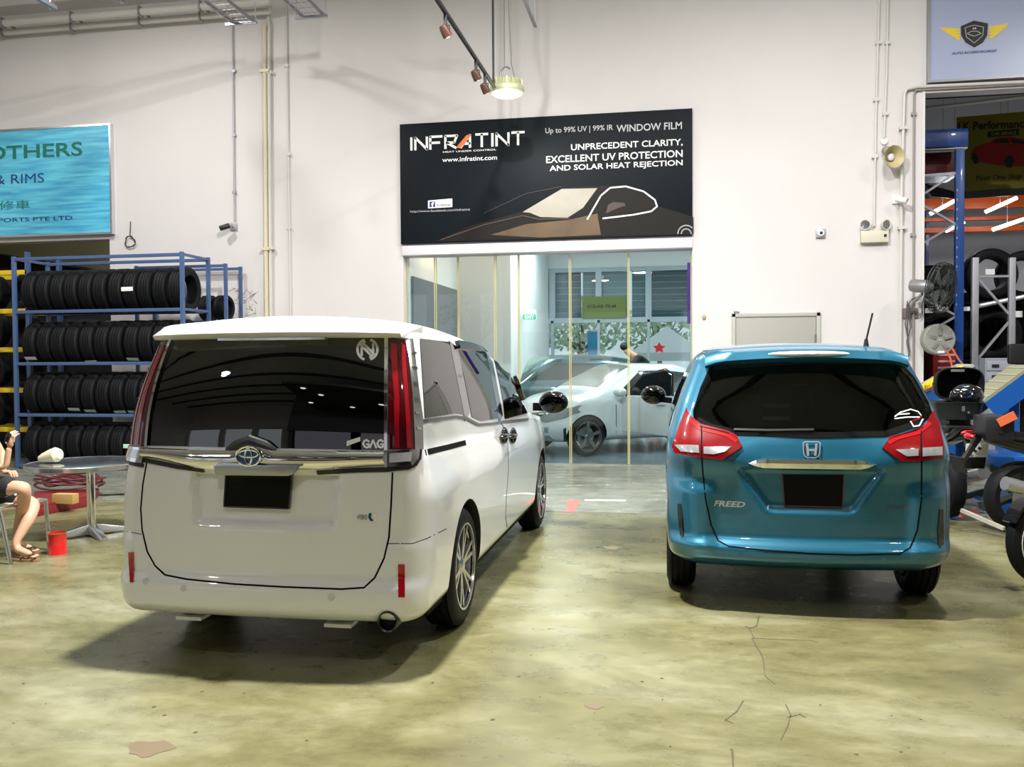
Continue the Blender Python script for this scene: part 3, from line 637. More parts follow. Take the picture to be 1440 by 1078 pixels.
r = MB(); r.lo((x1, YB-.01, zb-.03), (x1+.03, WY, zt+.03)); r.lo((-14, YB-.01, zt), (x1, WY, zt+.03)); r.lo((-14, YB-.01, zb-.03), (x1, WY, zb)); r.build('frame', ALU, k)
GR = mat('print_green', (.005, .16, .12), .5); NV = mat('print_navy', (.01, .05, .2), .5)
wtext('BROTHERS', (-60, 228), (116, 199), YB, GR, k, bold=.018); wtext('TYRES & RIMS', (-76, 263), (62, 243), YB, NV, k, bold=0)
try: wtext('兄弟輔佐修車', (-88, 299), (42, 281), YB, GR, k, bold=.0)
except Exception as e: print('cjk', e)
wtext('MOTORSPORTS PTE LTD', (-62, 315), (102, 303), YB, NV, k, bold=.01)
# pale lilac sign top right
k = thing('shop_sign', 'pale lilac sign with winged black shield emblem, top right', 'sign', (4.5, WY-.08, 5.2)); a = P(1308, 113, YB)
r = MB(); r.lo((a.x, YB, a.z), (9, WY, P(1308, -10, YB).z)); r.build('panel', mat('sign_lilac', (.36, .40, .56), .3), k)
r = MB(); r.lo((a.x-.03, YB-.015, a.z-.03), (a.x, WY, P(1308, -10, YB).z)); r.lo((a.x, YB-.015, a.z-.03), (9, WY, a.z)); r.build('frame', STEEL, k)
r = MB(); r.flat([(1351, 37), (1369.5, 29), (1389, 33), (1388, 50), (1382, 60), (1370, 67), (1358, 60), (1351.5, 50)], YB, .004); r.build('shield', BLACK, k)
r = MB(); r.strip([(1357, 39), (1369.5, 35.5), (1383, 38), (1382, 50), (1370, 60.5), (1359, 52), (1357, 39)], YB-.004, .007); r.strip([(1360, 47), (1366, 44), (1374, 44), (1380, 47), (1370, 51), (1361, 48)], YB-.004, .008); r.strip([(1350, 37), (1350.5, 50), (1357, 61), (1370, 68.5)], YB-.002, .008); r.strip([(1390, 33), (1389, 51), (1383, 61), (1370, 68.5)], YB-.002, .008); r.build('shield_outline', SG, k)
wtext('AA', (1367.5, 41.5), (1373, 38.5), YB-.004, SW, k, bold=.02)
GY = mat('print_yellow', (.75, .55, .04), .4)
for s_ in (-1, 1):
    for j in range(4):
        y0 = 39+j*4.3; L_ = 29-j*6
        r = MB(); c = 1370.5; x_ = 20 
        tilt = -6 if s_ > 0 else 2
        r.flat([(c+s_*(x_+.5), y0-(1.5 if s_ > 0 else -1)), (c+s_*(x_+L_), y0-1+tilt*(L_/29)*.9+(-1.2 if s_ < 0 else 0)), (c+s_*(x_+L_-6), y0+4+tilt*(L_/29)*.5), (c+s_*(x_+.5), y0+3-(1.5 if s_ > 0 else -1))], YB-.001*j, .003); r.build('feather', GY, k)
wtext('AUTO ACCESSORCARZZ', (1338, 77), (1402, 69.5), YB, NV, k, bold=.03, shear=.3)

rnd = random.Random(11); k = MB()
for i in range(26):
    x = rnd.uniform(318, 362); y = rnd.uniform(408, 440); k.strip([(x, y), (x+rnd.uniform(-9, 9), y+rnd.uniform(-7, 7)), (x+rnd.uniform(-12, 12), y+rnd.uniform(-9, 9))], WY+.002, rnd.uniform(.006, .014), .004)
tag(k.build('scuff_marks', mat('scuff_grey', (.36, .33, .30), .8), bpy.data.objects['wall_back']), None, None, None, 'stuff')
# ================================================================ CARS
def paint(name, col, metal=0., rough=.28, flake=0.):
    m = mat(name, col, rough, metal, coat=1.0); return m
PEARL = paint('pearl_white_paint', (.80, .80, .795), 0, .3)
TEAL = paint('teal_metallic_paint', (.020, .152, .250), .42, .3)
SILV = paint('silver_white_paint', (.56, .58, .62), .1, .32)
DARKP = paint('dark_teal_paint', (.03, .07, .08), .4, .3)
LAMPRED = mat('lamp_red', (.30, .004, .012), .08, coat=1.0, emit=0)
LAMPDARK = mat('lamp_dark_red', (.05, .002, .004), .06, coat=1.0)
LAMPCLR = mat('lamp_clear', (.62, .62, .64), .12, .6, coat=1.0, noise=.35, nscale=40)
REFL = mat('reflector_red', (.42, .006, .012), .15, coat=1.0)
TINT = glassmat('dark_tinted_glass', (.02, .024, .025), 1.95)
TINTS = glassmat('dark_side_glass', (.05, .055, .055), 1.4)
TINT2 = glassmat('smoke_glass', (.16, .2, .19), 1.6)
WSG = glassmat('windscreen_glass', (.62, .72, .66), 1.5)
GAP = mat('panel_gap', (.004, .004, .004), .8, spec=.1)
def seat(m, c, w=.5):
    x, y, z = c; m.box((x, y+.25, z+.1), (w, .5, .16)); m.box((x, y, z+.42), (w, .14, .6)); m.box((x, y, z+.82), (w*.5, .1, .2)); m.cyl((x-.06, y, z+.7), (x-.06, y, z+.8), .01, 6); m.cyl((x+.06, y, z+.7), (x+.06, y, z+.8), .01, 6)
DMIR = mat('dark_mirror', (.05, .05, .055), .08, 1.)
SEATM = mat('car_seat_fabric', (.03, .03, .032), .8)
# ---------------------------------------------------------------- white van
VO = V((-2.01, 4.05, 0)); MV = Matrix.Translation(VO)
van = thing('minivan', 'white minivan with full-height red tail lamps parked left of the middle', 'car', VO)
def vdisp(x, z):
    d = 0
    d += .038*ss(.405-.10*(1-z), .375-.10*(1-z), abs(x-.02))*ss(.70, .735, z)*ss(.985, .955, z)      # plate recess
    d -= .035*ss(.47, .40, z)*ss(.20, .26, z)                                  # bumper step
    d -= .012*ss(.60, .70, abs(x))*ss(.66, .6, z)
    return d
vc = dict(hw0=.85, L=4.75, H=1.55, r=(.14, .20, .09), zb=.215, crown=.045, bow=.06, disp=vdisp,
    zt=[(0, 1.70), (.06, 1.715), (.3, 1.71), (.5, 1.68), (.62, 1.63), (.78, 1.50), (1, 1.35)],
    yr=[(.2, .05), (.35, .015), (.6, .02), (.95, .03), (1.08, .05), (1.2, .065), (1.35, .10), (1.6, .20), (1.75, .28)],
    yf=[(.2, 4.72), (.5, 4.78), (.8, 4.72), (.98, 4.6), (1.04, 4.15), (1.1, 3.98), (1.45, 3.45), (1.6, 3.1), (1.72, 2.5)],
    hw=[(.2, .80), (.35, .835), (.6, .85), (.8, .85), (1.0, .82), (1.1, .80), (1.2, .79), (1.62, .70), (1.75, .66)],
    pl=[(0, .99), (.12, 1.0), (.8, 1.0), (1, .93)])
vvs, vfs = shell(vc, MV, n=(92, 76, 84)); vb = bvh_of(vvs, vfs)
ivs, ifs = shell(vc, MV, inset=.055, zb=.82, n=(24, 30, 20))
def winset(bvh, specs, parent, glass, name, g):
    out = []
    for poly, gl, lab in specs:
        o, info = drape(bvh, poly, name, gl, parent, t=.004, g=g, label=lab); out.append(info)
    return out
rw = [(234, 474), (542, 474), (542, 633), (200, 626), (215, 560)]
wins = winset(vb, [(rw, TINT, None)], van, TINT, 'rear_window', 12)
sides = winset(vb, [([(590, 476), (633, 481), (641, 520), (654, 583), (640, 581), (597, 588)], TINTS, 'dark rear quarter window'),
    ([(641, 487), (684, 496), (692, 540), (700, 588), (676, 592), (663, 586), (652, 530)], TINTS, None),
    ], van, TINT, 'side_window', 7)
_, i3 = drape(vb, [(2.32, 1.09), (3.62, 1.07), (3.45, 1.2), (3.1, 1.44), (2.32, 1.52)], 'side_window', TINT2, van, t=.004, g=.1, proj=lambda q: (V((VO.x+3, VO.y+q[0], q[1])), V((-1, 0, 0)))); sides.append(i3)
cuts = [cutter(w, .08, .3) for w in wins+sides]
def mirror_cut(c, cx): return ([V((2*cx-p.x, p.y, p.z)) for p in c[0]], [f[::-1] for f in c[1]])
cuts += [mirror_cut(c, VO.x) for c in cuts[1:]]
inner = MB(); inner.add(ivs, ifs)
rear_ax, front_ax, WR = .92, 3.93, .335
bl = [(ivs, ifs, 1)]+[(c[0], c[1], 1) for c in cuts]
for ya in (rear_ax, front_ax):
    for s_ in (-1, 1):
        a = MV @ V((s_*.57, ya, WR)); e = MV @ V((s_*1.2, ya, WR)); cv, cf = cylmesh(a, e, .385, 40); bl.append((cv, cf, 1))
me = boolean(pymesh(vvs, vfs, [PEARL, BLACK]), bl); smooth(me, 40); link('body', me, None, van)
# windscreen (real opening) : sits on the sloping front
def mirrored(o, cx, parent):
    me = o.data.copy()
    for v in me.vertices: v.co.x = 2*cx-v.co.x
    me.flip_normals(); return link(o.name, me, None, parent)
for o in [c for c in van.children if c.name.startswith('side_window')]: mirrored(o, VO.x, van)
tm = tyre_mesh(WR, .205, .232); rmv = rim_mesh(.236, .2, 6, True)
RIMV = mat('rim_polished', (.55, .55, .57), .18, .9)
for ya in (rear_ax, front_ax):
    for s_ in (-1, 1): wheel(van, MV, s_*.735, ya, WR, s_, tm, rmv, RIMV)
k = MB()
for x in (-.45, .1, .45): seat(k, VO+V((x, 1.15, .62)))
for x in (-.42, .42): seat(k, VO+V((x, 2.0, .6))); seat(k, VO+V((x, 2.95, .62)))
k.build('seats', SEATM, van, bevel=.03)
k = MB(); k.lo(VO+V((-.7, 3.55, .7)), VO+V((.7, 4.1, 1.02))); k.build('dashboard', BLACK, van, bevel=.03)
k = MB(); k.lo(VO+V((-.78, .3, .22)), VO+V((.78, 4.5, .3))); k.build('underbody', MATTEBLACK, van)
# lamps
drape(vb, [(541, 475), (545.5, 475), (545.5, 633), (541, 633)], 'chrome_strip', CHROME, van, t=.018, g=10)
tl, _ = drape(vb, [(546, 476), (566, 480), (571, 500), (577, 560), (580, 632), (546, 632)], 'tail_lamp', LAMPDARK, van, t=.016, g=8, label='right tail lamp')
RL = mat('lamp_red_bar', (.26, .004, .010), .15, coat=.8)
for pp in ([(548.5, 484), (556.5, 486), (557, 500), (560.5, 560), (561, 630), (555.5, 630), (554, 560), (549, 500)], [(562, 482), (567, 488), (570, 530), (574.5, 590), (577, 630), (571, 630), (569, 590), (565, 530)]):
    drape(vb, pp, 'lamp_bar', RL, van, t=.019, g=10, back=-.012)
drape(vb, [(567, 477), (577, 478), (580, 500), (585, 545), (591, 590), (592, 632), (581, 632), (578, 560), (572, 500)], 'chrome_corner', mat('smoked_chrome', (.42, .43, .40), .12, .85), van, t=.018, g=8)
for i in range(6): dribbon(vb, [(575+i*1.6, 497+i*21), (581+i*1.4, 498+i*21)], .012, 'corner_rib', CHROME, van, t=.022, step=3)
drape(vb, [(581, 632), (592, 632), (591, 645), (585, 655), (575, 660), (545, 663), (545, 657), (575, 655), (583, 648)], 'lamp_trim', BLACK, van, t=.008, g=8)
k = MB(); n = 44; vs = []; fs = []; NP = 8; hitpt = lambda b_, x, y: b_.ray_cast(EYE, ray(x, y))[0]
for i in range(n):
    px = 203+(543-203)*i/(n-1); yt = 629+3*ss(203, 300, px)+1.5*ss(300, 540, px)-8*ss(332, 348, px)*ss(386, 370, px); yb_ = 642+17*ss(200, 300, px)-5*ss(440, 545, px)
    a = hitpt(vb, px, yt); b2 = hitpt(vb, px, yb_)
    for j in range(NP): t_ = j/(NP-1); p = a*(1-t_)+b2*t_; vs.append(V((p.x, min(a.y, b2.y)-.006-.034*math.sin(PI*(.12+.76*t_)), p.z)))
    vs.append(V((b2.x, b2.y+.02, b2.z))); vs.append(V((a.x, a.y+.02, a.z)))
NP += 2
for i in range(n-1):
    for j in range(NP): fs.append((i*NP+j, i*NP+(j+1) % NP, (i+1)*NP+(j+1) % NP, (i+1)*NP+j))
fs += [tuple(range(NP)), tuple((n-1)*NP+j for j in range(NP))[::-1]]; k.add(vs, fs); k.build('chrome_garnish', CHROME, van, 'wide chrome bar across the tailgate', ang=50)
drape(vb, [(308, 656), (318, 651), (340, 652), (376, 655), (430, 655), (410, 662), (310, 661)], 'handle_lip', mat('dull_chrome', (.5, .5, .52), .2, 1.), van, t=.05, g=8)
drape(vb, [(545, 634), (587, 632), (585, 645), (578, 654), (545, 657)], 'reversing_lamp', CHROME, van, t=.022, g=8, label='right reversing lamp'); drape(vb, [(549, 638), (577, 636), (575, 649), (549, 651)], 'lamp_lens', LAMPCLR, van, t=.026, g=8, back=-.02)
dribbon(vb, [(190, 644), (215, 649), (250, 656), (287, 661)], .022, 'trim_line', BLACK, van, t=.006); dribbon(vb, [(446, 664), (500, 661), (548, 660)], .022, 'trim_line', BLACK, van, t=.006)
for o in [c for c in van.children if c.name.split('.')[0] in ('chrome_strip', 'tail_lamp', 'lamp_bar', 'chrome_corner', 'corner_rib', 'lamp_trim', 'reversing_lamp', 'lamp_lens')]: mo = mirrored(o, VO.x, van)
# emblem
def hitpt(b, x, y): return b.ray_cast(EYE, ray(x, y))[0]
h = hitpt(vb, 358, 639); SLB = mat('emblem_blue', (.01, .07, .2), .2, coat=.5); ec = h+V((0, -.062, 0)); k = MB()
MR = Matrix(((1, 0, 0), (0, 0, 1), (0, -1, 0)))
def ering(mb, c, a, b, r, n=28, y=0): mb.tube([c+V((a*math.cos(2*PI*i/n), y, b*math.sin(2*PI*i/n))) for i in range(n)], r, 6, closed=True)
k.prism([ec+V((.064*math.cos(2*PI*i/28), 0, .046*math.sin(2*PI*i/28))) for i in range(28)], (0, .02, 0)); em = k.build('emblem', SLB, van)
k = MB(); ering(k, ec, .064, .047, .006); ering(k, ec+V((0, 0, .012)), .05, .018, .005); ering(k, ec, .018, .04, .005); k.build('emblem_ring', CHROME, em)
# plate
def plate(bvh, pts, parent, t=.02):
    o, _ = drape(bvh, pts, 'license_plate', mat('plate_black', (.002, .002, .002), .6, spec=.15), parent, t=t, g=16); k = []
    return o
plate(vb, [(322, 663), (411, 664), (407, 714), (319, 711)], van)
dribbon(vb, [(321, 662), (412, 663), (408, 714), (318, 711), (321, 662)], .008, 'plate_frame', GLOSSBLACK, van, t=.023)
# gaps and creases
dribbon(vb, [(207, 647), (201, 680), (198, 715), (200, 745), (207, 775), (218, 795), (232, 808), (262, 814), (330, 821), (400, 825), (480, 828), (512, 826), (527, 812), (540, 785), (547, 755), (550, 710), (552, 664)], .009, 'tailgate_gap', GAP, van, t=.0008)
dribbon(vb, [(179, 747), (199, 751)], .004, 'bumper_gap', GAP, van, t=.0006); dribbon(vb, [(546, 764), (580, 764), (600, 757), (628, 743)], .004, 'bumper_gap', GAP, van, t=.0006)
dribbon(vb, [(703, 592), (709, 602), (714, 625), (715, 660), (712, 700), (711, 725), (713, 741)], .012, 'door_gap', GAP, van, t=.0008, step=4)
dribbon(vb, [(598, 636), (628, 629), (655, 622)], .03, 'slide_rail', GAP, van, t=.001, step=4)
dribbon(vb, [(592, 592), (615, 589), (640, 586), (655, 588), (672, 597), (690, 596), (706, 593), (725, 591), (742, 589)], .018, 'belt_moulding', mat('belt_trim', (.09, .09, .09), .25, .5), van, t=.008, step=4)
dribbon(vb, [(641, 485), (660, 488), (687, 497)], .05, 'window_visor', GLOSSBLACK, van, t=.025, step=4); dribbon(vb, [(693, 500), (714, 514), (727, 540), (734, 560)], .05, 'window_visor', GLOSSBLACK, van, t=.025, step=4)
dribbon(vb, [(637, 484), (646, 530), (657, 585)], .17, 'window_pillar', GLOSSBLACK, van, t=.005, step=4); dribbon(vb, [(687, 498), (695, 540), (704, 589)], .16, 'window_pillar', GLOSSBLACK, van, t=.005, step=4)
for px in (705.5, 718):
    h = hitpt(vb, px, 612)
    if h:
        k = MB(); k.ell(h+V((.02, 0, 0)), (.03, .11, .025), 8); k.ell(h+V((.02, 0, 0)), (.028, .04, .06), 8); k.build('door_handle', GLOSSBLACK, van)
# mirror
h = V((VO.x+.83, 7.65, 1.13)); k = MB(); k.ell(h+V((.16, .02, .02)), (.13, .09, .10), 12); k.bar(h+V((-.02, .05, -.02)), h+V((.08, .03, -.02)), .05, .07); mo = k.build('door_mirror', GLOSSBLACK, van, label='black right door mirror'); k = MB(); k.ell(h+V((.16, -.055, .02)), (.11, .02, .08), 10); k.build('mirror_glass', DMIR, mo)
h = V((VO.x-.83, 7.65, 1.13)); k = MB(); k.ell(h+V((-.16, .02, .02)), (.13, .09, .10), 12); k.bar(h+V((.02, .05, -.02)), h+V((-.08, .03, -.02)), .05, .07); k.build('door_mirror', GLOSSBLACK, van)
# spoiler
k = MB(); n = 25; ring = []
for i in range(n):
    u = -1+2*i/(n-1); e = 1-ss(.86, 1.0, abs(u))*.28; x = VO.x+.0+u*.675
    zt_ = VO.z+1.735-.035*u*u-.03*ss(.9, 1, abs(u)); zb_ = 1.645-.008*u*u; yb = VO.y+.10+.05*u*u+.06*ss(.85, 1, abs(u))
    ring.append([(x, yb+.02, zb_), (x, yb, zb_+.02), (x, yb+.035, zt_-.014), (x, yb+.06, zt_), (x, yb+.30, zt_+.018), (x, VO.y+.62, 1.742-.035*u*u), (x, VO.y+.62, 1.64), (x, yb+.2, 1.63)])
vs = [p for r_ in ring for p in r_]; fs = []
for i in range(n-1):
    for j in range(8): fs.append((i*8+j, i*8+(j+1) % 8, (i+1)*8+(j+1) % 8, (i+1)*8+j))
fs += [tuple(range(8)), tuple((n-1)*8+j for j in range(8))[::-1]]
k.add(vs, fs); k.build('roof_spoiler', PEARL, van, ang=50)
k = MB(); k.lo((VO.x-.28, VO.y+.16, 1.628), (VO.x+.3, VO.y+.26, 1.640)); k.build('brake_lamp', LAMPCLR, van, label='high brake lamp under the spoiler')
# small marks
for x0, x1, y0, y1 in ((560, 569, 793, 839), ):
    drape(vb, [(x0, y0), (x1, y0), (x1, y1), (x0, y1)], 'reflector', REFL, van, t=.006, g=12)
drape(vb, [(182, 776), (188.5, 776), (188.5, 818), (184, 818)], 'reflector', REFL, van, t=.008, g=12)
for x, y in ((258, 827), (466, 839), (205, 817)):
    h = hitpt(vb, x, y); k = MB(); k.cyl(h+V((0, .01, 0)), h+V((0, -.004, 0)), .016, 20); k.build('parking_sensor', mat('sensor_white', (.6, .6, .58), .4), van)
drape(vb, [(501, 720), (530, 721), (530, 733), (502, 732)], 'badge', PAPER, van, t=.003, g=14); dtext(vb, 'HYBRID', 503, 723, 517, 730, mat('badge_grey', (.2, .2, .22), .4), van, t=.006, bold=.02)
drape(vb, [(519, 721), (523, 721), (522, 727), (526, 732), (521, 732), (518, 727)], 'badge_stripe', SLB, van, t=.005, g=14)
STK = mat('sticker_silver', (.85, .85, .87), .3)
k = []
for s_ in (0, 1):
    arc = [(517+14*math.cos(a), 492-14.5*math.sin(a)) for a in [(.62+s_+j*.07*1.0)*PI if 0 else (PI*(.62+s_)+j*PI*.76/12) for j in range(13)]]; k.append(arc)
k += [[(509, 500), (509, 487), (522, 500)], [(525, 484), (525, 497), (512, 484)], [(508, 486), (513, 481)], [(526, 498), (521, 503)]]
dstroke(vb, k, .012, 'round_sticker', STK, van, t=.007, label='round silver N monogram sticker')
GG = lambda x: [[(x+8, 620.5), (x+5, 618.5), (x+2, 619.5), (x, 623.5), (x+2, 627.5), (x+5, 629), (x+8, 628), (x+8, 624.5), (x+5, 624.5)]]
dstroke(vb, GG(511)+[[(520.5, 629), (525, 619), (529.5, 629)]]+GG(531), .009, 'letter_sticker', STK, van, t=.007, label='white GAG letter sticker')
drape(vb, [(488, 620), (507, 614), (507, 620), (488, 627)], 'paper_sticker', PAPER, van, t=.006, g=12)
k = MB(); a = hitpt(vb, 322, 629); b2 = hitpt(vb, 390, 629); c2 = hitpt(vb, 356, 617); k.tube([a+V((0, -.02, -.01)), a*.6+c2*.4+V((0, -.03, 0)), c2+V((0, -.035, 0)), b2*.6+c2*.4+V((0, -.03, 0)), b2+V((0, -.02, -.01))], [.012, .022, .025, .022, .012], 8); k.build('wiper', BLACK, van)
h = P(545, 874, 4.06); k = MB(); k.lathe(h, (0, 1, 0), [(.042, 0), (.05, -.005), (.052, .0), (.052, .35), (.046, .35), (.044, .02)], 28, closed=True); ex_ = k.build('exhaust_pipe', mat('exhaust_dark', (.06, .06, .065), .3, .9), van); k = MB(); k.lathe(h+V((0, .03, 0)), (0, 1, 0), [(.001, 0), (.046, 0), (.046, .25), (.001, .25)], 20); k.build('exhaust_bore', MATTEBLACK, ex_)
for px in (245, 490): h = V((VO.x-.42 if px < 300 else VO.x+.38, VO.y+.06, 0)); k = MB(); k.lo((h.x-.07, h.y+.02, .205), (h.x+.07, h.y+.12, .222)); k.build('bumper_tab', PEARL, van)
k = MB(); k.ell((VO.x+.0, 5.2, 1.765), (.025, .06, .02), 8); k.build('roof_antenna', BLACK, van)
# ---------------------------------------------------------------- teal car
FO = V((.80, 5.42, 0)); MF = Matrix.Translation(FO)
fr = thing('compact_minivan', 'teal blue compact minivan with split red tail lamps parked on the right', 'car', FO)
def fdisp(x, z):
    ax = abs(x); d = 0
    d += .035*ss(.035, 0, ax-.22-.7*(z-.62))*ss(.60, .645, z)*ss(.875, .85, z)      # plate recess
    d -= .05*ss(.46, .38, z)*ss(.26, .34, z)                    # bumper ledge
    d -= .03*ss(.52, .62, ax)*ss(.80, .7, z)*ss(.33, .4, z)       # bumper cheeks
    d -= .035*math.exp(-((z-.92-(ax*.05))/.10)**2)*ss(.2, .6, ax)  # lamp shoulder
    return d
def fsdisp(y, z): return .010*math.exp(-((z-.85)/.06)**2)-.008*math.exp(-((z-.65)/.15)**2)*math.exp(-((y-.8)/.5)**2)
fc = dict(hw0=.85, L=4.2, H=1.35, r=(.18, .28, .08), zb=.225, crown=.04, bow=.10, disp=fdisp, sdisp=fsdisp,
    zt=[(0, 1.555), (.1, 1.575), (.35, 1.59), (.55, 1.56), (.68, 1.48), (.82, 1.34), (1, 1.2)],
    yr=[(.2, .10), (.34, .03), (.5, .03), (.85, .03), (1.0, .06), (1.2, .16), (1.5, .33), (1.6, .38)],
    yf=[(.2, 4.15), (.5, 4.2), (.75, 4.1), (.95, 3.6), (1.05, 3.3), (1.35, 2.9), (1.5, 2.6), (1.6, 2.2)],
    hw=[(.25, .80), (.35, .835), (.55, .85), (.85, .85), (1.0, .835), (1.15, .80), (1.5, .665), (1.6, .62)],
    pl=[(0, .975), (.12, 1.0), (.75, 1.0), (1, .92)])
fvs, ffs = shell(fc, MF, n=(92, 70, 84)); fb_ = bvh_of(fvs, ffs)
fiv, fif = shell(fc, MF, inset=.05, zb=.8, n=(24, 30, 20))
FT = glassmat('grey_tinted_glass', (.30, .36, .33), 1.42)
o, inf = drape(fb_, [(1000, 513), (1140, 504), (1262, 505), (1285, 530), (1305, 565), (1312, 585), (1295, 596), (1245, 614), (1140, 616), (1037, 612), (998, 603), (976, 593), (975, 578), (985, 545)], 'rear_window', FT, fr, t=.004, g=12)
dribbon(fb_, [(1004, 517), (1140, 508), (1259, 509), (1282, 534), (1303, 572)], .035, 'window_border', GLOSSBLACK, fr, t=.0055, step=8)
dribbon(fb_, [(981, 590), (1000, 600), (1037, 608), (1140, 612), (1245, 610), (1296, 593)], .035, 'window_border', GLOSSBLACK, fr, t=.0055, step=8)
fcuts = [cutter(inf, .1, .35)]
# side windows by true side projection
def sideray(sg, FOx): return lambda q: (V((FOx+sg*3, FO.y+q[0], q[1])), V((-sg, 0, 0)))
for sg in (-1, 1):
    for pl_, gl in (([(.75, 1.06), (1.45, 1.03), (1.45, 1.42), (.85, 1.42)], FT), ([(1.5, 1.03), (2.3, 1.0), (2.3, 1.40), (1.5, 1.43)], FT), ([(2.36, 1.0), (3.05, .99), (2.75, 1.33), (2.36, 1.39)], WSG)):
        o2, i2 = drape(fb_, pl_, 'side_window', gl, fr, t=.003, g=.1, proj=sideray(sg, FO.x)); fcuts.append(cutter(i2, .08, .2))
frontray = lambda q: (V((FO.x+q[0], FO.y+6, q[1])), V((0, -1, 0)))
o2, i2 = drape(fb_, [(-.62, 1.06), (.62, 1.06), (.52, 1.42), (-.52, 1.42)], 'windscreen', WSG, fr, t=.003, g=.1, proj=frontray); fcuts.append(cutter(i2, .25, .35))
bl = [(fiv, fif, 1)]+[(c[0], c[1], 1) for c in fcuts]; fra, ffa, FR_ = .70, 3.40, .31
for ya in (fra, ffa):
    for s_ in (-1, 1):
        cv, cf = cylmesh(MF @ V((s_*.56, ya, FR_)), MF @ V((s_*1.2, ya, FR_)), .365, 40); bl.append((cv, cf, 1))
me = boolean(pymesh(fvs, ffs, [TEAL, BLACK]), bl); smooth(me, 40); link('body', me, None, fr)
tmf = tyre_mesh(FR_, .19, .205); rmf = rim_mesh(.21, .18, 5, False)
for ya in (fra, ffa):
    for s_ in (-1, 1): wheel(fr, MF, s_*.745, ya, FR_, s_, tmf, rmf, RIMV)
k = MB()
for x in (-.42, .42): seat(k, FO+V((x, 2.15, .58)), .52); seat(k, FO+V((x, 1.15, .55)), .5)
k.build('seats', SEATM, fr, bevel=.04)
k = MB(); k.lo(FO+V((-.65, 2.75, .7)), FO+V((.65, 3.2, .98))); k.build('dashboard', BLACK, fr, bevel=.03)
k = MB(); k.ell(FO+V((-.05, 2.75, 1.37)), (.13, .02, .04), 8); k.cyl(FO+V((-.05, 2.78, 1.37)), FO+V((-.05, 2.85, 1.5)), .01); k.build('cabin_mirror', BLACK, fr)
k = MB(); k.lo(FO+V((-.74, .35, .24)), FO+V((.74, 3.9, .32))); k.build('underbody', MATTEBLACK, fr)
# tail lamps
LR2 = mat('lamp_bright_red', (.19, .0015, .004), .25, coat=.5, spec=.3)
drape(fb_, [(967, 574), (972, 585), (986, 597), (1025, 607), (1035, 612), (1044, 628), (1033, 636), (1016, 646), (985, 643), (951, 637), (947, 628), (956, 600)], 'tail_lamp', LR2, fr, t=.014, g=8, label='left tail lamp')
drape(fb_, [(1311, 578), (1318, 595), (1325, 628), (1324, 645), (1290, 648), (1266, 648), (1240, 630), (1252, 614), (1285, 607), (1300, 598)], 'tail_lamp', LR2, fr, t=.014, g=8, label='right tail lamp')
drape(fb_, [(990, 629), (1028, 629), (1019, 636), (1004, 639), (990, 638)], 'lamp_lens', LAMPCLR, fr, t=.018, g=8, back=-.01); drape(fb_, [(951, 626), (983, 627), (984, 637), (960, 635)], 'lamp_lens', LAMPCLR, fr, t=.018, g=8, back=-.01)
drape(fb_, [(1258, 633), (1290, 632), (1290, 641), (1274, 642)], 'lamp_lens', LAMPCLR, fr, t=.018, g=8, back=-.01); drape(fb_, [(1296, 631), (1322, 629), (1322, 640), (1296, 642)], 'lamp_lens', LAMPCLR, fr, t=.018, g=8, back=-.01)
for pl_ in ([(972, 592), (985, 604), (1022, 613), (1036, 622)], [(1306, 596), (1290, 610), (1262, 617), (1248, 624)]): dribbon(fb_, pl_, .022, 'lamp_bar', mat('lamp_deep_red', (.42, .004, .008), .2, coat=.6), fr, t=.0165)
for pl_ in ([(985, 601), (1025, 610)], [(1296, 602), (1256, 616)]): dribbon(fb_, pl_, .006, 'lamp_bar', LAMPDARK, fr, t=.0175)
dribbon(fb_, [(986, 600), (987, 640), (988, 660), (992, 700), (1000, 738), (1010, 760), (1025, 768), (1080, 774), (1140, 778), (1200, 780), (1265, 778), (1280, 770), (1290, 745), (1296, 700), (1296, 660), (1295, 610)], .009, 'tailgate_gap', GAP, fr, t=.0008)
dribbon(fb_, [(987, 600), (987, 642)], .008, 'lamp_gap', GAP, fr, t=.0165); dribbon(fb_, [(1294, 603), (1294, 646)], .008, 'lamp_gap', GAP, fr, t=.0165)
dribbon(fb_, [(1012, 487), (1012, 512)], .006, 'spoiler_gap', GAP, fr, t=.001); 
# spoiler
k = MB(); n = 21; ring = []
for i in range(n):
    u = -1+2*i/(n-1); x = FO.x+u*.60; z1 = 1.585-.03*u*u-.02*ss(.85, 1, abs(u)); yb = FO.y+.20+.07*u*u
    ring.append([(x, yb+.03, z1-.075), (x, yb, z1-.06), (x, yb+.02, z1-.012), (x, yb+.06, z1), (x, FO.y+.75, 1.612-.035*u*u), (x, FO.y+.75, 1.5), (x, yb+.16, 1.48)])
vs = [p for r_ in ring for p in r_]; fs = []
for i in range(n-1):
    for j in range(7): fs.append((i*7+j, i*7+(j+1) % 7, (i+1)*7+(j+1) % 7, (i+1)*7+j))
fs += [tuple(range(7)), tuple((n-1)*7+j for j in range(7))[::-1]]; k.add(vs, fs); so = k.build('roof_spoiler', TEAL, fr, ang=50)
sb = bvh_of(vs, fs)
c = V((P(1136, 491, FO.y+.22).x, FO.y+.245, 1.545)); k = MB(); k.ell(c, (.27, .05, .024), 14); bl_ = k.build('brake_lamp', CREAM, fr); k = MB(); k.ell(c+V((0, -.012, 0)), (.12, .045, .014), 12); k.build('lamp_lens', LAMPCLR, bl_)
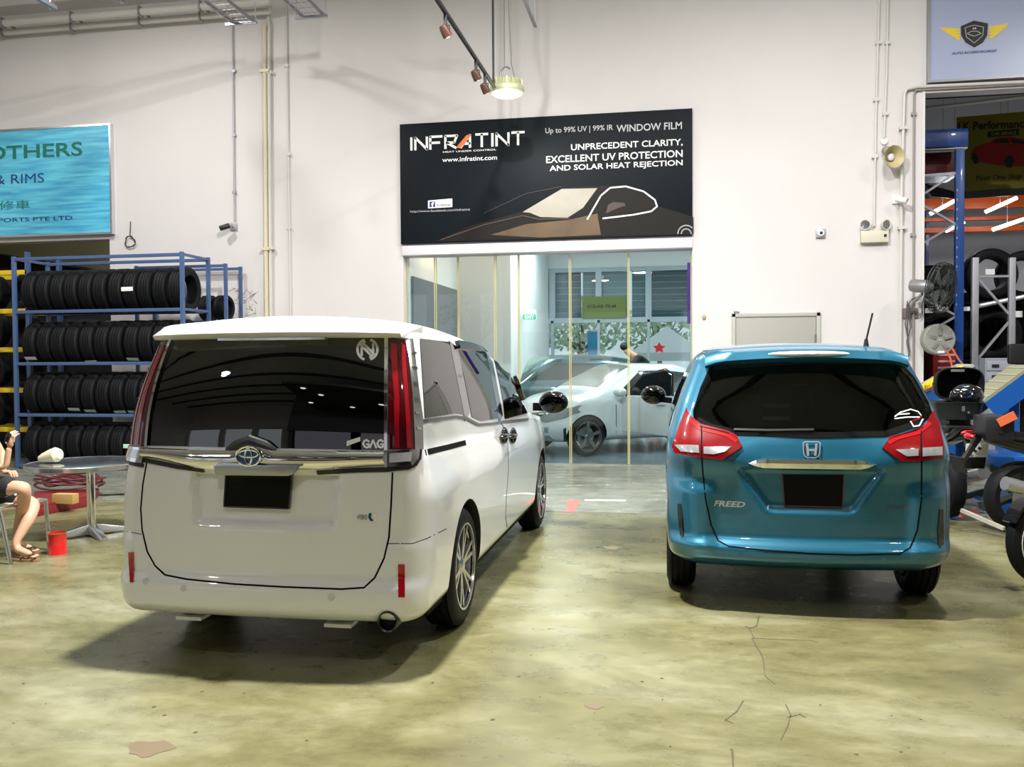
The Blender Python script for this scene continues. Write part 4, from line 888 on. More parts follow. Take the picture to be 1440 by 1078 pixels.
# garnish, plate, emblem
a = hitpt(fb_, 1052, 657); b2 = hitpt(fb_, 1231, 661); k = MB(); n = 17; vs = []; fs = []
for i in range(n):
    u = i/(n-1); w = min(1, min(u, 1-u)/.10); x = a.x+(b2.x-a.x)*u; z = .895; y = min(a.y, b2.y)-.012-.02*w; vs += [(x, y+.06, z+.028*w+.002), (x, y+.012, z+.026*w+.002), (x, y, z+.004), (x, y+.010, z-.024*w-.002), (x, y+.07, z-.030*w-.002)]
for i in range(n-1):
    for j in range(5): fs.append((i*5+j, i*5+(j+1) % 5, (i+1)*5+(j+1) % 5, (i+1)*5+j))
fs += [tuple(range(5)), tuple((n-1)*5+j for j in range(5))[::-1]]; k.add(vs, fs); k.build('chrome_garnish', CHROME, fr, ang=20)
plate(fb_, [(1100, 667), (1185, 668), (1183, 712), (1103, 711)], fr, .012); dribbon(fb_, [(1100, 667), (1103, 711), (1184, 713), (1186, 668)], .006, 'plate_frame', mat('plate_edge', (.12, .04, .04), .4), fr, t=.014)
SB_ = mat('silver_badge', (.6, .61, .63), .3, .7)
dstroke(fb_, [[(1134.5, 625), (1136, 640)], [(1147.5, 625), (1146, 640)], [(1136, 633), (1146, 633)]], .013, 'emblem', SB_, fr, t=.014)
dstroke(fb_, [[(1129, 623), (1130, 638), (1132, 642), (1136, 643.5), (1146, 643.5), (1150, 642), (1152, 638), (1153, 623), (1150, 621.5), (1132, 621.5), (1129, 623)]], .006, 'emblem', SB_, fr, t=.012)
dtext(fb_, 'FREED', 1003, 703, 1048, 711, SB_, fr, bold=.03, shear=.25, dy=2); dtext(fb_, 'HYBRID', 1248, 711, 1280, 716, mat('badge_dark', (.08, .1, .14), .3), fr, bold=.02)
dstroke(fb_, [[(1258, 586), (1266, 580), (1280, 576), (1290, 579), (1294, 584)], [(1258, 589), (1275, 587), (1292, 587)], [(1280, 593), (1284, 600), (1292, 599), (1297, 590)], [(1262, 583), (1278, 582)]], .007, 'sticker', STK, fr, t=.008, label='white car outline sticker'); dstroke(fb_, [[(1282, 592), (1290, 590), (1295, 586)]], .007, 'sticker', RL, fr, t=.008)
for x, y in ((1042, 778), (1243, 787)): h = hitpt(fb_, x, y); k = MB(); k.cyl(h+V((0, .01, 0)), h+V((0, -.004, 0)), .014, 18); k.build('parking_sensor', TEAL, fr)
drape(fb_, [(953, 708), (958, 708), (961, 730), (962, 754), (957, 753), (954, 730)], 'bumper_vent', GLOSSBLACK, fr, t=.004, g=10); drape(fb_, [(1321, 716), (1326, 716), (1327, 765), (1320, 770), (1318, 745)], 'bumper_vent', GLOSSBLACK, fr, t=.004, g=10)
dribbon(fb_, [(1032, 605), (1080, 606), (1144, 605)], .012, 'wiper', BLACK, fr, t=.02, step=8)
k = MB(); a = P(1218, 485, FO.y+.6); k.cyl(a+V((0, 0, -.02)), a+V((0, 0, .04)), .02, 10, .01); k.cyl(a+V((0, 0, .03)), P(1227, 440, FO.y+.6), .006, 8); k.build('roof_antenna', BLACK, fr)
hm = V((FO.x-.84, FO.y+2.55, 1.16))
for sg in (-1, 1):
    h = V((FO.x+sg*.83, FO.y+2.6, 1.18)); k = MB(); k.ell(h+V((sg*.14, .02, .02)), (.11, .07, .085), 12); k.bar(h+V((-sg*.02, .04, -.03)), h+V((sg*.07, .02, -.02)), .04, .05); mo = k.build('door_mirror', GLOSSBLACK, fr); k = MB(); k.ell(h+V((sg*.14, -.04, .02)), (.09, .02, .065), 10); k.build('mirror_glass', DMIR, mo)
# ---------------------------------------------------------------- white sedan in the showroom
aS = math.radians(36); phi = PI/2+aS
fw = G(824, 641); cS = dict(hw0=.88, L=4.55, H=1.2, r=(.25, .35, .14), zb=.22, crown=.03, bow=.12, bowf=.42,
    zt=[(0, .98), (.1, 1.02), (.22, 1.18), (.38, 1.42), (.55, 1.43), (.68, 1.22), (.77, 1.0), (.88, .90), (1, .72)],
    yr=[(.2, .1), (.5, 0), (.9, .05), (1.5, .1)], yf=[(.2, 4.4), (.45, 4.55), (.7, 4.5), (.9, 4.45), (1.5, 4.4)],
    hw=[(.22, .84), (.5, .88), (.8, .88), (.95, .84), (1.2, .70), (1.43, .56)], pl=[(0, .9), (.2, 1), (.85, 1), (1, .86)])
RS = Matrix.Rotation(phi, 4, 'Z'); off = V((fw.x, fw.y, 0))-RS @ V((-.80, 3.62, 0)); MS = Matrix.Translation(off) @ RS
sd = thing('sedan', 'white sedan with its door open behind the glass front', 'car', off)
svs, sfs = shell(cS, MS, n=(40, 90, 40)); sb_ = bvh_of(svs, sfs)
siv, sif = shell(cS, MS, inset=.05, zb=.75, n=(20, 40, 16))
bl = []
for ya in (.75, 3.62):
    for s_ in (-1, 1): cv, cf = cylmesh(MS @ V((s_*.6, ya, .31)), MS @ V((s_*1.3, ya, .31)), .35, 36); bl.append((cv, cf, 1))
tms = tyre_mesh(.315, .2, .22); rms = rim_mesh(.225, .19, 5, False); RIMD = mat('rim_dark', (.16, .17, .18), .3, .8)
for ya in (.75, 3.62):
    for s_ in (-1, 1): wheel(sd, MS, s_*.79, ya, .315, s_, tms, rms, RIMD)
def lray(M, side): # local rays
    def f_(q):
        if side == 'L': o = V((-3, q[0], q[1])); d = V((1, 0, 0))
        if side == 'R': o = V((3, q[0], q[1])); d = V((-1, 0, 0))
        if side == 'F': o = V((q[0], 7, q[1])); d = V((0, -1, 0))
        if side == 'B': o = V((q[0], -3, q[1])); d = V((0, 1, 0))
        if side == 'T': o = V((q[0], q[1], 4)); d = V((0, 0, -1))
        return M @ o, (M.to_3x3() @ d)
    return f_
GLS = glassmat('car_glass_green', (.35, .42, .40), 1.55)
_, i1 = drape(sb_, [(-.62, 3.30), (.62, 3.30), (.50, 2.62), (-.50, 2.62)], 'windscreen', mat('windscreen_dark', (.13, .13, .11), .2, spec=.25), sd, t=.004, g=.12, proj=lray(MS, 'T'))
DG = mat('dark_car_glass', (.02, .025, .025), .05, coat=1.)
for sd_ in ('L', 'R'):
    drape(sb_, [(3.05, .97), (2.05, .97), (2.05, 1.33), (2.5, 1.33)], 'side_window', DG, sd, t=.004, g=.12, proj=lray(MS, sd_))
    drape(sb_, [(1.98, .97), (1.0, 1.0), (1.4, 1.27), (1.98, 1.33)], 'side_window', DG, sd, t=.004, g=.12, proj=lray(MS, sd_))
    s_ = -1 if sd_ == 'L' else 1
    hh = [(4.1, .62), (3.75, .70), (3.85, .78), (4.3, .72)]
    drape(sb_, hh, 'headlamp', mat('headlamp', (.35, .38, .42), .08, .5, coat=1., noise=.6, nscale=25), sd, t=.006, g=.1, proj=lray(MS, sd_))
drape(sb_, [(-.62, .66), (.62, .66), (.6, .60), (-.6, .60)], 'grille', GLOSSBLACK, sd, t=.006, g=.1, proj=lray(MS, 'F'))
for s_ in (-1, 1):
    drape(sb_, [(s_*.40, .60), (s_*.62, .62), (s_*.66, .72), (s_*.42, .68)], 'headlamp', MATS['headlamp'], sd, t=.008, g=.1, proj=lray(MS, 'F'))
    drape(sb_, [(s_*.40, .36), (s_*.64, .38), (s_*.66, .47), (s_*.5, .45)], 'fog_lamp', MATS['headlamp'], sd, t=.006, g=.1, proj=lray(MS, 'F'))
drape(sb_, [(-.35, .30), (.35, .30), (.38, .5), (-.38, .5)], 'lower_grille', BLACK, sd, t=.004, g=.1, proj=lray(MS, 'F'))
HLM = mat('headlamp', (.35, .38, .42), .08, .5, coat=1., noise=.6, nscale=25)
drape(sb_, [(757, 592), (763, 584), (790, 576), (818, 569), (806, 583), (795, 588), (768, 594)], 'headlamp', HLM, sd, t=.008, g=6)
drape(sb_, [(762, 612), (772, 612), (783, 622), (764, 622)], 'fog_lamp', HLM, sd, t=.006, g=6); drape(sb_, [(792, 603), (796, 601), (797, 618), (793, 620)], 'air_vent', GLOSSBLACK, sd, t=.005, g=6)
me = boolean(pymesh(svs, sfs, [SILV, BLACK]), bl); smooth(me, 40); link('body', me, None, sd)
for y in (3.05, ): dribbon(sb_, [(y, .97), (y+.06, .8), (y+.05, .35)], .012, 'door_gap', GAP, sd, t=.001, step=.1, proj=lray(MS, 'L'))
# open door: hinged at the left front pillar, swung towards the glass
hg = MS @ V((-.86, 3.0, 0)); d = (P(962, 560, 13.25)-hg); d.z = 0; d.normalize(); nd = V((-d.y, d.x, 0)); L_ = (P(968, 560, 13.3)-P(852, 560, hg.y)).length
L_ = 1.15
def dp(u, z, n=0): return V((hg.x, hg.y, 0))+d*u*L_+nd*n+V((0, 0, z))
k = MB(); k.prism([dp(0, .38), dp(.9, .36), dp(1, .5), dp(1, .97), dp(0, .93)], nd*.09); dr = k.build('door', SILV, sd, bevel=.015, label='open front door')
k = MB(); k.tube([dp(.05, .95, .045), dp(.42, 1.27, .045), dp(.85, 1.36, .045), dp(.99, 1.30, .045), dp(.98, .96, .045)], .024, 8); k.build('window_frame', GLOSSBLACK, dr)
k = MB(); k.prism([dp(.08, .95, .04), dp(.43, 1.25, .04), dp(.85, 1.34, .04), dp(.97, 1.28, .04), dp(.96, .96, .04)], nd*.006); k.build('window_pane', GLS, dr)
k = MB(); k.ell(dp(.1, 1.0, -.12), (.11, .09, .075), 10); k.build('door_mirror', SILV, dr); k = MB(); k.bar(dp(.72, .84, -.02), dp(.9, .85, -.02), .03, .03); k.build('door_handle', SILV, dr, bevel=.006)
# ---------------------------------------------------------------- dark car behind the sedan
aD = math.radians(30); RD = Matrix.Rotation(PI/2+aD, 4, 'Z'); cD = dict(hw0=.9, L=4.5, H=1.4, r=(.25, .35, .16), zb=.25, crown=.03, bow=.1, bowf=.3,
    zt=[(0, 1.4), (.1, 1.52), (.3, 1.6), (.5, 1.58), (.62, 1.40), (.73, 1.13), (.85, 1.05), (1, .85)],
    yr=[(.2, .1), (.5, 0), (.9, .05), (1.6, .3)], yf=[(.2, 4.4), (.45, 4.5), (.7, 4.45), (1.6, 4.4)],
    hw=[(.22, .86), (.5, .9), (.9, .9), (1.1, .82), (1.6, .6)], pl=[(0, .9), (.2, 1), (.85, 1), (1, .86)])
tgt = P(800, 496, 18.3); MD = Matrix.Translation(V((tgt.x, 18.3, 0))-RD @ V((0, 1.8, 0))) @ RD
dk = thing('suv', 'dark green hatchback behind the white sedan in the showroom', 'car', MD.translation)
dvs, dfs = shell(cD, MD, n=(30, 60, 30)); db = bvh_of(dvs, dfs); bl = []
for ya in (.8, 3.6):
    for s_ in (-1, 1): cv, cf = cylmesh(MD @ V((s_*.6, ya, .34)), MD @ V((s_*1.3, ya, .34)), .38, 28); bl.append((cv, cf, 1)); wheel(dk, MD, s_*.8, ya, .33, s_, tms, rms, RIMD)
me = boolean(pymesh(dvs, dfs, [DARKP, BLACK]), bl); smooth(me, 40); link('body', me, None, dk)
TG = mat('teal_windscreen', (.10, .22, .18), .06, coat=1.)
drape(db, [(-.66, 3.2), (.66, 3.2), (.54, 2.45), (-.54, 2.45)], 'windscreen', TG, dk, t=.004, g=.12, proj=lray(MD, 'T'))
for sd_ in ('L', 'R'): drape(db, [(3.0, 1.12), (.5, 1.12), (.7, 1.42), (2.35, 1.46)], 'side_window', DG, dk, t=.004, g=.15, proj=lray(MD, sd_))

# ---------------------------------------------------------------- person leaning by the sedan
# ================================================================ LEFT SIDE: tyre racks, table, seated woman
DARKW = mat('bay_dark_wall', (.05, .05, .045), .85); OLIVE = mat('bay_olive_wall', (.32, .31, .2), .8)
m = MB(); m.lo((-16, 17.5, 0), (-4.3, 17.7, 5)); m.lo((-16, WY+.25, 4.4), (-4.3, 17.5, 4.5)); struct('wall_back', m, OLIVE, label='olive back wall of the tyre bay')
m = MB(); m.lo((-8.6, WY+.25, 0), (-8.45, 17.5, 4.4)); struct('wall_right', m, OLIVE, label='side wall of the tyre bay')
k = MB(); a = P(-60, 346, 14.5); b2 = P(82, 372, 14.5); k.prism([(a.x, 14.5, P(0, 345, 14.5).z), (b2.x, 14.5, b2.z), (a.x, 14.5, b2.z)], (0, 2.9, 0)); tag(k.build('awning', MATTEBLACK), 'black sloping awning inside the tyre bay under the blue sign', 'awning')
k = MB(); k.lo((-12.5, 13.3, 0), (-8.9, 13.35, 2.7)); tag(k.build('backdrop', mat('shade_black', (.012, .012, .014), .8)), 'added black sheet imitating the dark bay behind the tyre racks', 'sheet')  # black sheet stands in for the unlit depth of the bay
k = thing('bay_fill_lamp', 'small fill lamp added on the roof of the tyre bay', 'lamp', (-10.5, 15.2, 4.3)); r = MB(); r.lathe((-10.5, 15.2, 4.3), (0, 0, 1), [(.001, 0), (.12, 0), (.1, .09), (.001, .1)], 16); r.build('shade', WHITE, k); light('POINT', (-10.5, 15.2, 4.15), 70, k, .1, (1, .95, .8))  # added lamp that brightens the olive wall in the bay
# main blue rack
X0, X1, YA, YR, ZT = -9.28, -6.66, 11.3, 12.0, 3.04
ZS = [P(140, y_, 11.3).z for y_ in (655, 583, 510, 436)]
rk = thing('tyre_rack', 'blue metal rack with four rows of black tyres beside the white minivan', 'rack', ((X0+X1)/2, YA, 0))
for x in (X0, X1):
    for y in (YA, YR): k = MB(); k.lo((x-.025, y-.025, 0), (x+.025, y+.025, ZT)); k.build('upright', RACKBLUE, rk, bevel=.003)
for z in ZS+[ZT-.03]:
    for y in (YA, YR): k = MB(); k.lo((X0, y-.02, z-.03), (X1, y+.02, z+.015)); k.build('beam', RACKBLUE, rk, bevel=.003)
    for x in (X0, X1): k = MB(); k.lo((x-.018, YA, z-.02), (x+.018, YR, z+.015)); k.build('side_beam', RACKBLUE, rk)
RT_ = .318; tmr = tyre_mesh(RT_, .208, .205, n=44)
ORD = ['first', 'second', 'third', 'fourth', 'fifth', 'sixth', 'seventh', 'eighth', 'ninth', 'tenth', 'eleventh']
ROW = ['bottom', 'second lowest', 'second highest', 'top']
lab_me = {}
def tyre_at(c, lab, group, tm=tmr, rot=(0, 0, 0)):
    o = link('tyre', tm, RUBBER); o.location = c; o.rotation_euler = rot; tag(o, lab, 'tyre', group); return o
LBL = {(3, 7): (0, .3, PAPER), (2, 0): (-.75, .2, PAPER), (2, 4): (-1.0, .2, PAPER), (2, 7): (-.85, .2, MINT), (1, 3): (-.75, .2, MINT), (1, 4): (-.85, .2, MINT), (1, 6): (-.9, .2, MINT), (1, 7): (-.9, .2, MINT), (0, 7): (.0, .2, MINT)}
for r_ in range(4):
    for i in range(11 if r_ else 11):
        x = X0+.19+i*.228
        if x > X1-.1: break
        x += random.uniform(-.008, .008); rx = random.uniform(0, 6)
        z = ZS[r_]+RT_-.03
        o = tyre_at((x, (YA+YR)/2-.05, z), '%s tyre from the left in the %s row of the blue rack' % (ORD[i], ROW[r_]), 'tyres on the blue rack', rot=(rx, random.uniform(-.03, .03), random.uniform(-.02, .02)))
        if (r_, i) in LBL:
            e, w_, mm = LBL[(r_, i)]; k = MB(); n = 5; vs = []
            for j in range(n+1):
                a = e-.09+.18*j/n
                for sx in (-.09, .09): p = V((sx, -math.cos(a)*(RT_+.003), math.sin(a)*(RT_+.003))); p.rotate(Matrix.Rotation(-rx, 3, 'X')); vs.append(p)
            for j in range(n+1):
                a = e-.09+.18*j/n
                for sx in (-.09, .09): p = V((sx, -math.cos(a)*(RT_+.001), math.sin(a)*(RT_+.001))); p.rotate(Matrix.Rotation(-rx, 3, 'X')); vs.append(p)
            N = 2*(n+1); k.add(vs, [(2*j, 2*j+1, 2*j+3, 2*j+2) for j in range(n)]+[(N+2*j+1, N+2*j, N+2*j+2, N+2*j+3) for j in range(n)]); l = k.build('paper_label', mm); l.parent = o
# second row rack behind to the right
rk = thing('tyre_rack', 'small blue rack behind the right end of the tyre rack', 'rack', (-7.2, 12.12, 0))
for x in (-7.9, -6.46):
    for y in (12.14, 12.6): k = MB(); k.lo((x-.022, y-.022, 0), (x+.022, y+.022, 2.96)); k.build('upright', RACKBLUE, rk)
for z in (1.1, 2.12, 2.94):
    for y in (12.14, 12.6): k = MB(); k.lo((-7.9, y-.02, z-.03), (-6.46, y+.02, z+.01)); k.build('beam', RACKBLUE, rk)
tsm = tyre_mesh(.19, .2, .12, 32)
for i, x in enumerate((-6.62, -6.86)): tyre_at((x, 12.37, 2.13+.195), ['small tyre at the right end of the small blue rack', 'second small tyre from the right on the small blue rack'][i], 'tyres on the small rack', tsm)
# yellow beamed rack at the left edge with tyres seen from the side
rk = thing('tyre_rack', 'dark rack with yellow beams and tyres at the left edge', 'rack', (-10.6, 11.9, 0))
YL = 12.0
for x in (-12.2, -9.62):
    for y in (YL, YL+.7): k = MB(); k.lo((x-.03, y-.03, 0), (x+.03, y+.03, 3.2)); k.build('upright', RACKBLUE, rk)
zs = [P(8, py, YL).z for py in (603, 548, 491, 437, 383)]
for z in zs:
    for y in (YL, YL+.7): k = MB(); k.lo((-12.2, y-.03, z-.04), (-9.62, y+.03, z+.03)); k.build('beam', YEL, rk, bevel=.004)
for j, z in enumerate(zs[:-1]):
    for i in range(4):
        x = -9.9-i*.55; tyre_at((x, YL+.3, z+.03+.27), 'tyre number %s from the right, shelf %s of the yellow-beamed rack' % (['one', 'two', 'three', 'four'][i], ['one', 'two', 'three', 'four', 'five'][j]), 'tyres on the yellow rack', tm5 if (j or i) else globals().setdefault('tm5', tyre_mesh(.27, .2, .17, 36)), (0, 0, PI/2-.25))
# things on the floor
k = thing('tool_pallet', 'low red steel platform on the floor behind the table', 'platform', G(100, 720))
REDM = mat('worn_red_steel', (.19, .012, .014), .5, noise=.4, nscale=6)
r = MB(); a = G(48, 727); b2 = G(122, 712); c2 = G(140, 697); d2 = G(48, 702); r.prism([V((p.x, p.y, 0)) for p in (a, b2, c2, d2)], (0, 0, .09)); r.build('deck', REDM, k, bevel=.01); 
r = MB(); r.prism([V((p.x, p.y, .09)) for p in (a, b2, b2+V((0, .06, 0)), a+V((0, .06, 0)))], (0, 0, .02)); r.build('lip', REDM, k)
HOSE = mat('dark_red_hose', (.10, .012, .018), .4)
r = MB(); c2 = G(92, 700); pts = []
for i in range(220): t_ = i*.2; R_ = .34+.09*math.sin(t_*.31)+.05*math.sin(t_*1.7); pts.append((c2.x+R_*math.cos(t_), c2.y+.1+R_*.6*math.sin(t_), .125+.12*(i/220)+.02*math.sin(t_*2.3)))
r.tube(pts, .011, 6); tag(r.build('hose', HOSE), 'dark red air hose coiled on the red platform', 'hose')
r = MB(); a = P(73, 719, G(85, 721).y); b2 = P(102, 703, a.y); r.lo((a.x, a.y, .091), (b2.x, a.y+.10, .091+.10)); tag(r.build('cardboard_box', mat('cardboard', (.45, .28, .09), .7), bevel=.006), 'small yellow-brown box on the red platform', 'box')
r = MB(); a = G(135, 697); r.tube([a, a+V((.3, .1, .01)), a+V((.9, .05, .01)), a+V((1.5, .2, .01))], .015, 6); tag(r.build('cable', BLACK), 'black cable lying on the floor behind the table', 'cable')
# bistro table
tc = G(129, 752); TB = thing('bistro_table', 'round aluminium bistro table with a single pedestal left of the minivan', 'table', tc)
tz = P(120, 652, tc.y).z; tr = (P(190, 652, tc.y).x-P(48, 652, tc.y).x)/2*.99; cx = (P(190, 652, tc.y).x+P(48, 652, tc.y).x)/2; cx = tc.x-.03
TOPM = mat('table_top_metal', (.34, .35, .36), .16, .9, noise=.25, nscale=7)
r = MB(); r.lathe((cx, tc.y, tz), (0, 0, 1), [(.001, -.01), (tr-.01, -.01), (tr, -.005), (tr, .012), (tr-.015, .018), (.001, .016)], 48); r.build('table_top', TOPM, TB)
r = MB(); r.lathe((cx, tc.y, tz), (0, 0, 1), [(tr, -.022), (tr+.006, -.02), (tr+.006, .016), (tr-.004, .02), (tr-.004, -.022)], 48, closed=True); r.build('rim_band', ALU, TB)
r = MB(); r.cyl((tc.x, tc.y, .06), (tc.x, tc.y, tz-.01), .035, 24); r.lathe((tc.x, tc.y, tz-.03), (0, 0, 1), [(.035, -.03), (.12, .015), (.001, .018)], 20); r.build('pedestal', CHROME, TB)
for i in range(4):
    a = math.radians(-38+i*90); d = V((math.cos(a), math.sin(a), 0)); s_ = V((-d.y, d.x, 0)); b2 = V((tc.x, tc.y, 0)); r = MB()
    vs = [b2+d*.03+s_*.04+V((0, 0, .015)), b2+d*.03-s_*.04+V((0, 0, .015)), b2+d*.03-s_*.03+V((0, 0, .10)), b2+d*.03+s_*.03+V((0, 0, .10)), b2+d*.36+s_*.035, b2+d*.36-s_*.035, b2+d*.36-s_*.02+V((0, 0, .03)), b2+d*.36+s_*.02+V((0, 0, .03))]
    r.add(vs, [(0, 1, 2, 3), (4, 7, 6, 5), (0, 4, 5, 1), (1, 5, 6, 2), (2, 6, 7, 3), (3, 7, 4, 0)]); r.build('foot', ALU, TB, bevel=.006)
# cream cup-shaped pouch on the table
k = MB(); c2 = P(70, 648, tc.y-.12); zb = tz+.018; a = V((c2.x-.05, c2.y, zb+.045)); b2 = V((c2.x+.05, c2.y, zb+.07)); k.lathe(a, b2-a, [(.001, -.05), (.03, -.045), (.045, 0), (.06, .07), (.065, .12), (.045, .155), (.001, .17)], 24); k.cyl(b2+V((.05, 0, .02)), b2+V((.065, 0, .035)), .008, 8)
tag(k.build('pear_bag', mat('cream_bag', (.78, .74, .5), .45)), 'cream pear-shaped object lying on the bistro table', 'bag')
# red can
c2 = G(81, 778); k = thing('tin_can', 'red tin can on the floor left of the bistro table foot', 'can', c2); zt = .17; R_ = .07
r = MB(); r.lathe(c2, (0, 0, 1), [(.001, 0), (R_, 0), (R_, .008), (R_-.002, .012), (R_-.002, zt-.012), (R_+.001, zt-.006), (R_, zt), (R_-.006, zt), (R_-.007, .02), (.001, .02)], 32); r.build('wall', mat('can_red', (.62, .012, .014), .25, coat=.5), k)
r = MB(); r.lathe(c2, (0, 0, 1), [(R_-.004, zt-.006), (R_+.002, zt-.006), (R_+.002, zt+.002), (R_-.004, zt+.002)], 32, closed=True); r.build('rim_ring', mat('brass_rim', (.5, .38, .12), .3, .8), k)
# ---------------------------------------------------------------- woman seated at the left edge
WYY = 6.15
def skin_obj(name, chain, m, parent, sub=2, extra=None):    # chain: list of (point, radius), edges given
    pts, rad, ed = chain
    me = bpy.data.meshes.new('s'); me.from_pydata([tuple(p) for p in pts], ed, []); o = bpy.data.objects.new('s', me); COL.objects.link(o)
    o.modifiers.new('k', 'SKIN'); 
    if not me.skin_vertices: 
        bm = bmesh.new(); bm.from_mesh(me); bm.verts.layers.skin.verify(); bm.to_mesh(me); bm.free()
    for i, r_ in enumerate(rad):
        q = r_ if isinstance(r_, tuple) else (r_, r_); me.skin_vertices[0].data[i].radius = q; me.skin_vertices[0].data[i].use_root = (i == 0)
    sm = o.modifiers.new('u', 'SUBSURF'); sm.levels = sub; sm.render_levels = sub
    bpy.context.view_layer.update(); r = bpy.data.meshes.new_from_object(o.evaluated_get(bpy.context.evaluated_depsgraph_get())); bpy.data.objects.remove(o)
    r.materials.clear(); r.polygons.foreach_set('use_smooth', [True]*len(r.polygons)); return link(name, r, m, parent)
kn1 = P(36, 684, WYY-.12); kn2 = P(49, 708, WYY+.10); hipz = .52
an1 = P(22, 756, WYY+.10); an2 = P(22, 762, WYY-.12)
hx = kn1.x-.58
pel = V((hx-.02, WYY, hipz+.02))
pts = [pel, V((hx-.02, WYY, hipz+.22)), V((hx-.02, WYY, hipz+.40)), V((hx+.01, WYY, hipz+.52)), V((hx+.03, WYY, hipz+.60)), V((hx+.07, WYY, hipz+.72)), V((hx+.09, WYY, hipz+.79)),
       V((hx+.02, WYY-.10, hipz)), kn1, (kn1+an1)/2+V((.02, 0, .03)), an1, V((hx+.02, WYY+.10, hipz-.01)), kn2, (kn2+an2)/2+V((.03, 0, .03)), an2,
       V((hx, WYY-.17, hipz+.46)), V((hx+.07, WYY-.22, hipz+.22)), P(8, 640, WYY-.16)+V((0, 0, -.09)), P(13, 628, WYY-.16),
       V((hx, WYY+.17, hipz+.46)), V((hx+.10, WYY+.22, hipz+.24)), V((hx+.22, WYY+.08, hipz+.13)),
       an1+V((.02, 0, -.06)), an1+V((.12, 0, -.105)), an2+V((.02, 0, -.06)), an2+V((.13, 0, -.10))]
# feet on the ground
pts[22] = V((an1.x+.01, an1.y, .075)); pts[23] = V((an1.x+.14, an1.y+.01, .035)); pts[24] = V((an2.x+.01, an2.y, .085)); pts[25] = V((an2.x+.15, an2.y-.02, .05))
rad = [.15, .13, .15, .06, .05, .085, .07, .085, .056, .050, .031, .085, .056, .050, .031, .048, .036, .026, .022, .048, .036, .024, .034, .026, .034, .026]
ed = [(0, 1), (1, 2), (2, 3), (3, 4), (4, 5), (5, 6), (0, 7), (7, 8), (8, 9), (9, 10), (0, 11), (11, 12), (12, 13), (13, 14), (2, 15), (15, 16), (16, 17), (17, 18), (2, 19), (19, 20), (20, 21), (10, 22), (22, 23), (14, 24), (24, 25)]
wo = thing('person', 'woman in black patterned skirt sitting with crossed ankles holding a phone, cropped at the left', 'person', V((pel.x, WYY, 0)))
skin_obj('body', (pts, rad, ed), SKIN, wo)
def hand(c, dr, up, parent, curl=1.0):
    dr = V(dr).normalized(); sd_ = dr.cross(V(up)).normalized(); nm = sd_.cross(dr); k = MB(); k.ell(c+dr*.04, (.028, .042, .016), 8, Matrix((sd_, dr, nm)).transposed())
    for i, (l, o_) in enumerate(((.065, -.024), (.075, -.008), (.07, .008), (.055, .023))):
        b_ = c+dr*.075+sd_*o_; k.tube([b_-dr*.02, b_+dr*l*.35, b_+dr*l*.65-nm*.02*curl, b_+dr*l*.75-nm*.045*curl], [.009, .0085, .008, .006], 6)
    b_ = c+dr*.03-sd_*.028; k.tube([b_, b_-sd_*.02+dr*.025-nm*.01, b_-sd_*.015+dr*.05-nm*.03], [.011, .009, .007], 6)
    return k.build('hand', SKIN, parent)
hand(pts[18]-V((0, 0, .01)), (.25, 0, 1), (0, -1, 0), wo); hand(pts[21], (1, -.2, .1), (0, 0, 1), wo)
k = MB(); pc = pts[18]+V((.015, -.03, .075)); k.box(pc, (.035, .012, .075), Matrix.Rotation(.4, 3, 'Y')); tag(k.build('phone', GLOSSBLACK, bevel=.003), 'dark phone held up in the hand of the seated woman', 'phone')
for f_, nm in ((23, 'toes'), (25, 'toes')):
    k = MB()
    for i in range(5): b_ = pts[f_]+V((.025-.004*abs(i-1), (i-2)*.014, -.008)); k.ell(b_+V((.012, 0, 0)), (.018, .0085, .009), 6)
    k.build(nm, SKIN, wo)
SK = mat('black_print_cloth', (.012, .012, .014), .8, noise=0); nt, b_ = nodes_of(SK)
tc_ = nt.nodes.new('ShaderNodeTexCoord'); vr = nt.nodes.new('ShaderNodeTexVoronoi'); vr.inputs['Scale'].default_value = 11; rp = nt.nodes.new('ShaderNodeValToRGB'); rp.color_ramp.elements[0].position = .14; rp.color_ramp.elements[1].position = .19; rp.color_ramp.elements[0].color = (.75, .75, .72, 1); rp.color_ramp.elements[1].color = (.01, .01, .012, 1)
nt.links.new(tc_.outputs['Object'], vr.inputs['Vector']); nt.links.new(vr.outputs['Distance'], rp.inputs[0]); nt.links.new(rp.outputs[0], b_.inputs['Base Color'])
def lerp(a, b, t): return a+(b-a)*t
sp = [pel, V((hx-.02, WYY, hipz+.16)), lerp(pts[7], kn1, 0), lerp(pts[7], kn1, .84)+V((0, 0, .02)), lerp(pts[11], kn2, 0), lerp(pts[11], kn2, .80)+V((0, 0, .02))]
skin_obj('skirt', (sp, [.185, .15, .115, .082, .115, .08], [(0, 1), (0, 2), (2, 3), (0, 4), (4, 5)]), SK, wo)
sp = [V((hx-.02, WYY, hipz+.14)), pts[1], pts[2], pts[2]+V((0, 0, .06)), pts[15], lerp(pts[15], pts[16], .4), pts[19], lerp(pts[19], pts[20], .4)]
skin_obj('top', (sp, [.155, .15, .17, .10, .065, .055, .065, .055], [(0, 1), (1, 2), (2, 3), (2, 4), (4, 5), (2, 6), (6, 7)]), mat('red_black_top', (.25, .01, .01), .8), wo)
hc = pts[6]+V((0, 0, -.02)); k = MB(); k.ell(hc+V((-.02, 0, .02)), (.105, .092, .115), 12); k.ell(hc+V((-.07, 0, -.10)), (.05, .08, .14), 10); k.build('hair', mat('black_hair', (.01, .008, .007), .5), wo)
k = MB(); 
for s_ in (-1, 1): k.ell(hc+V((.085, s_*.03, .0)), (.008, .014, .008), 6)
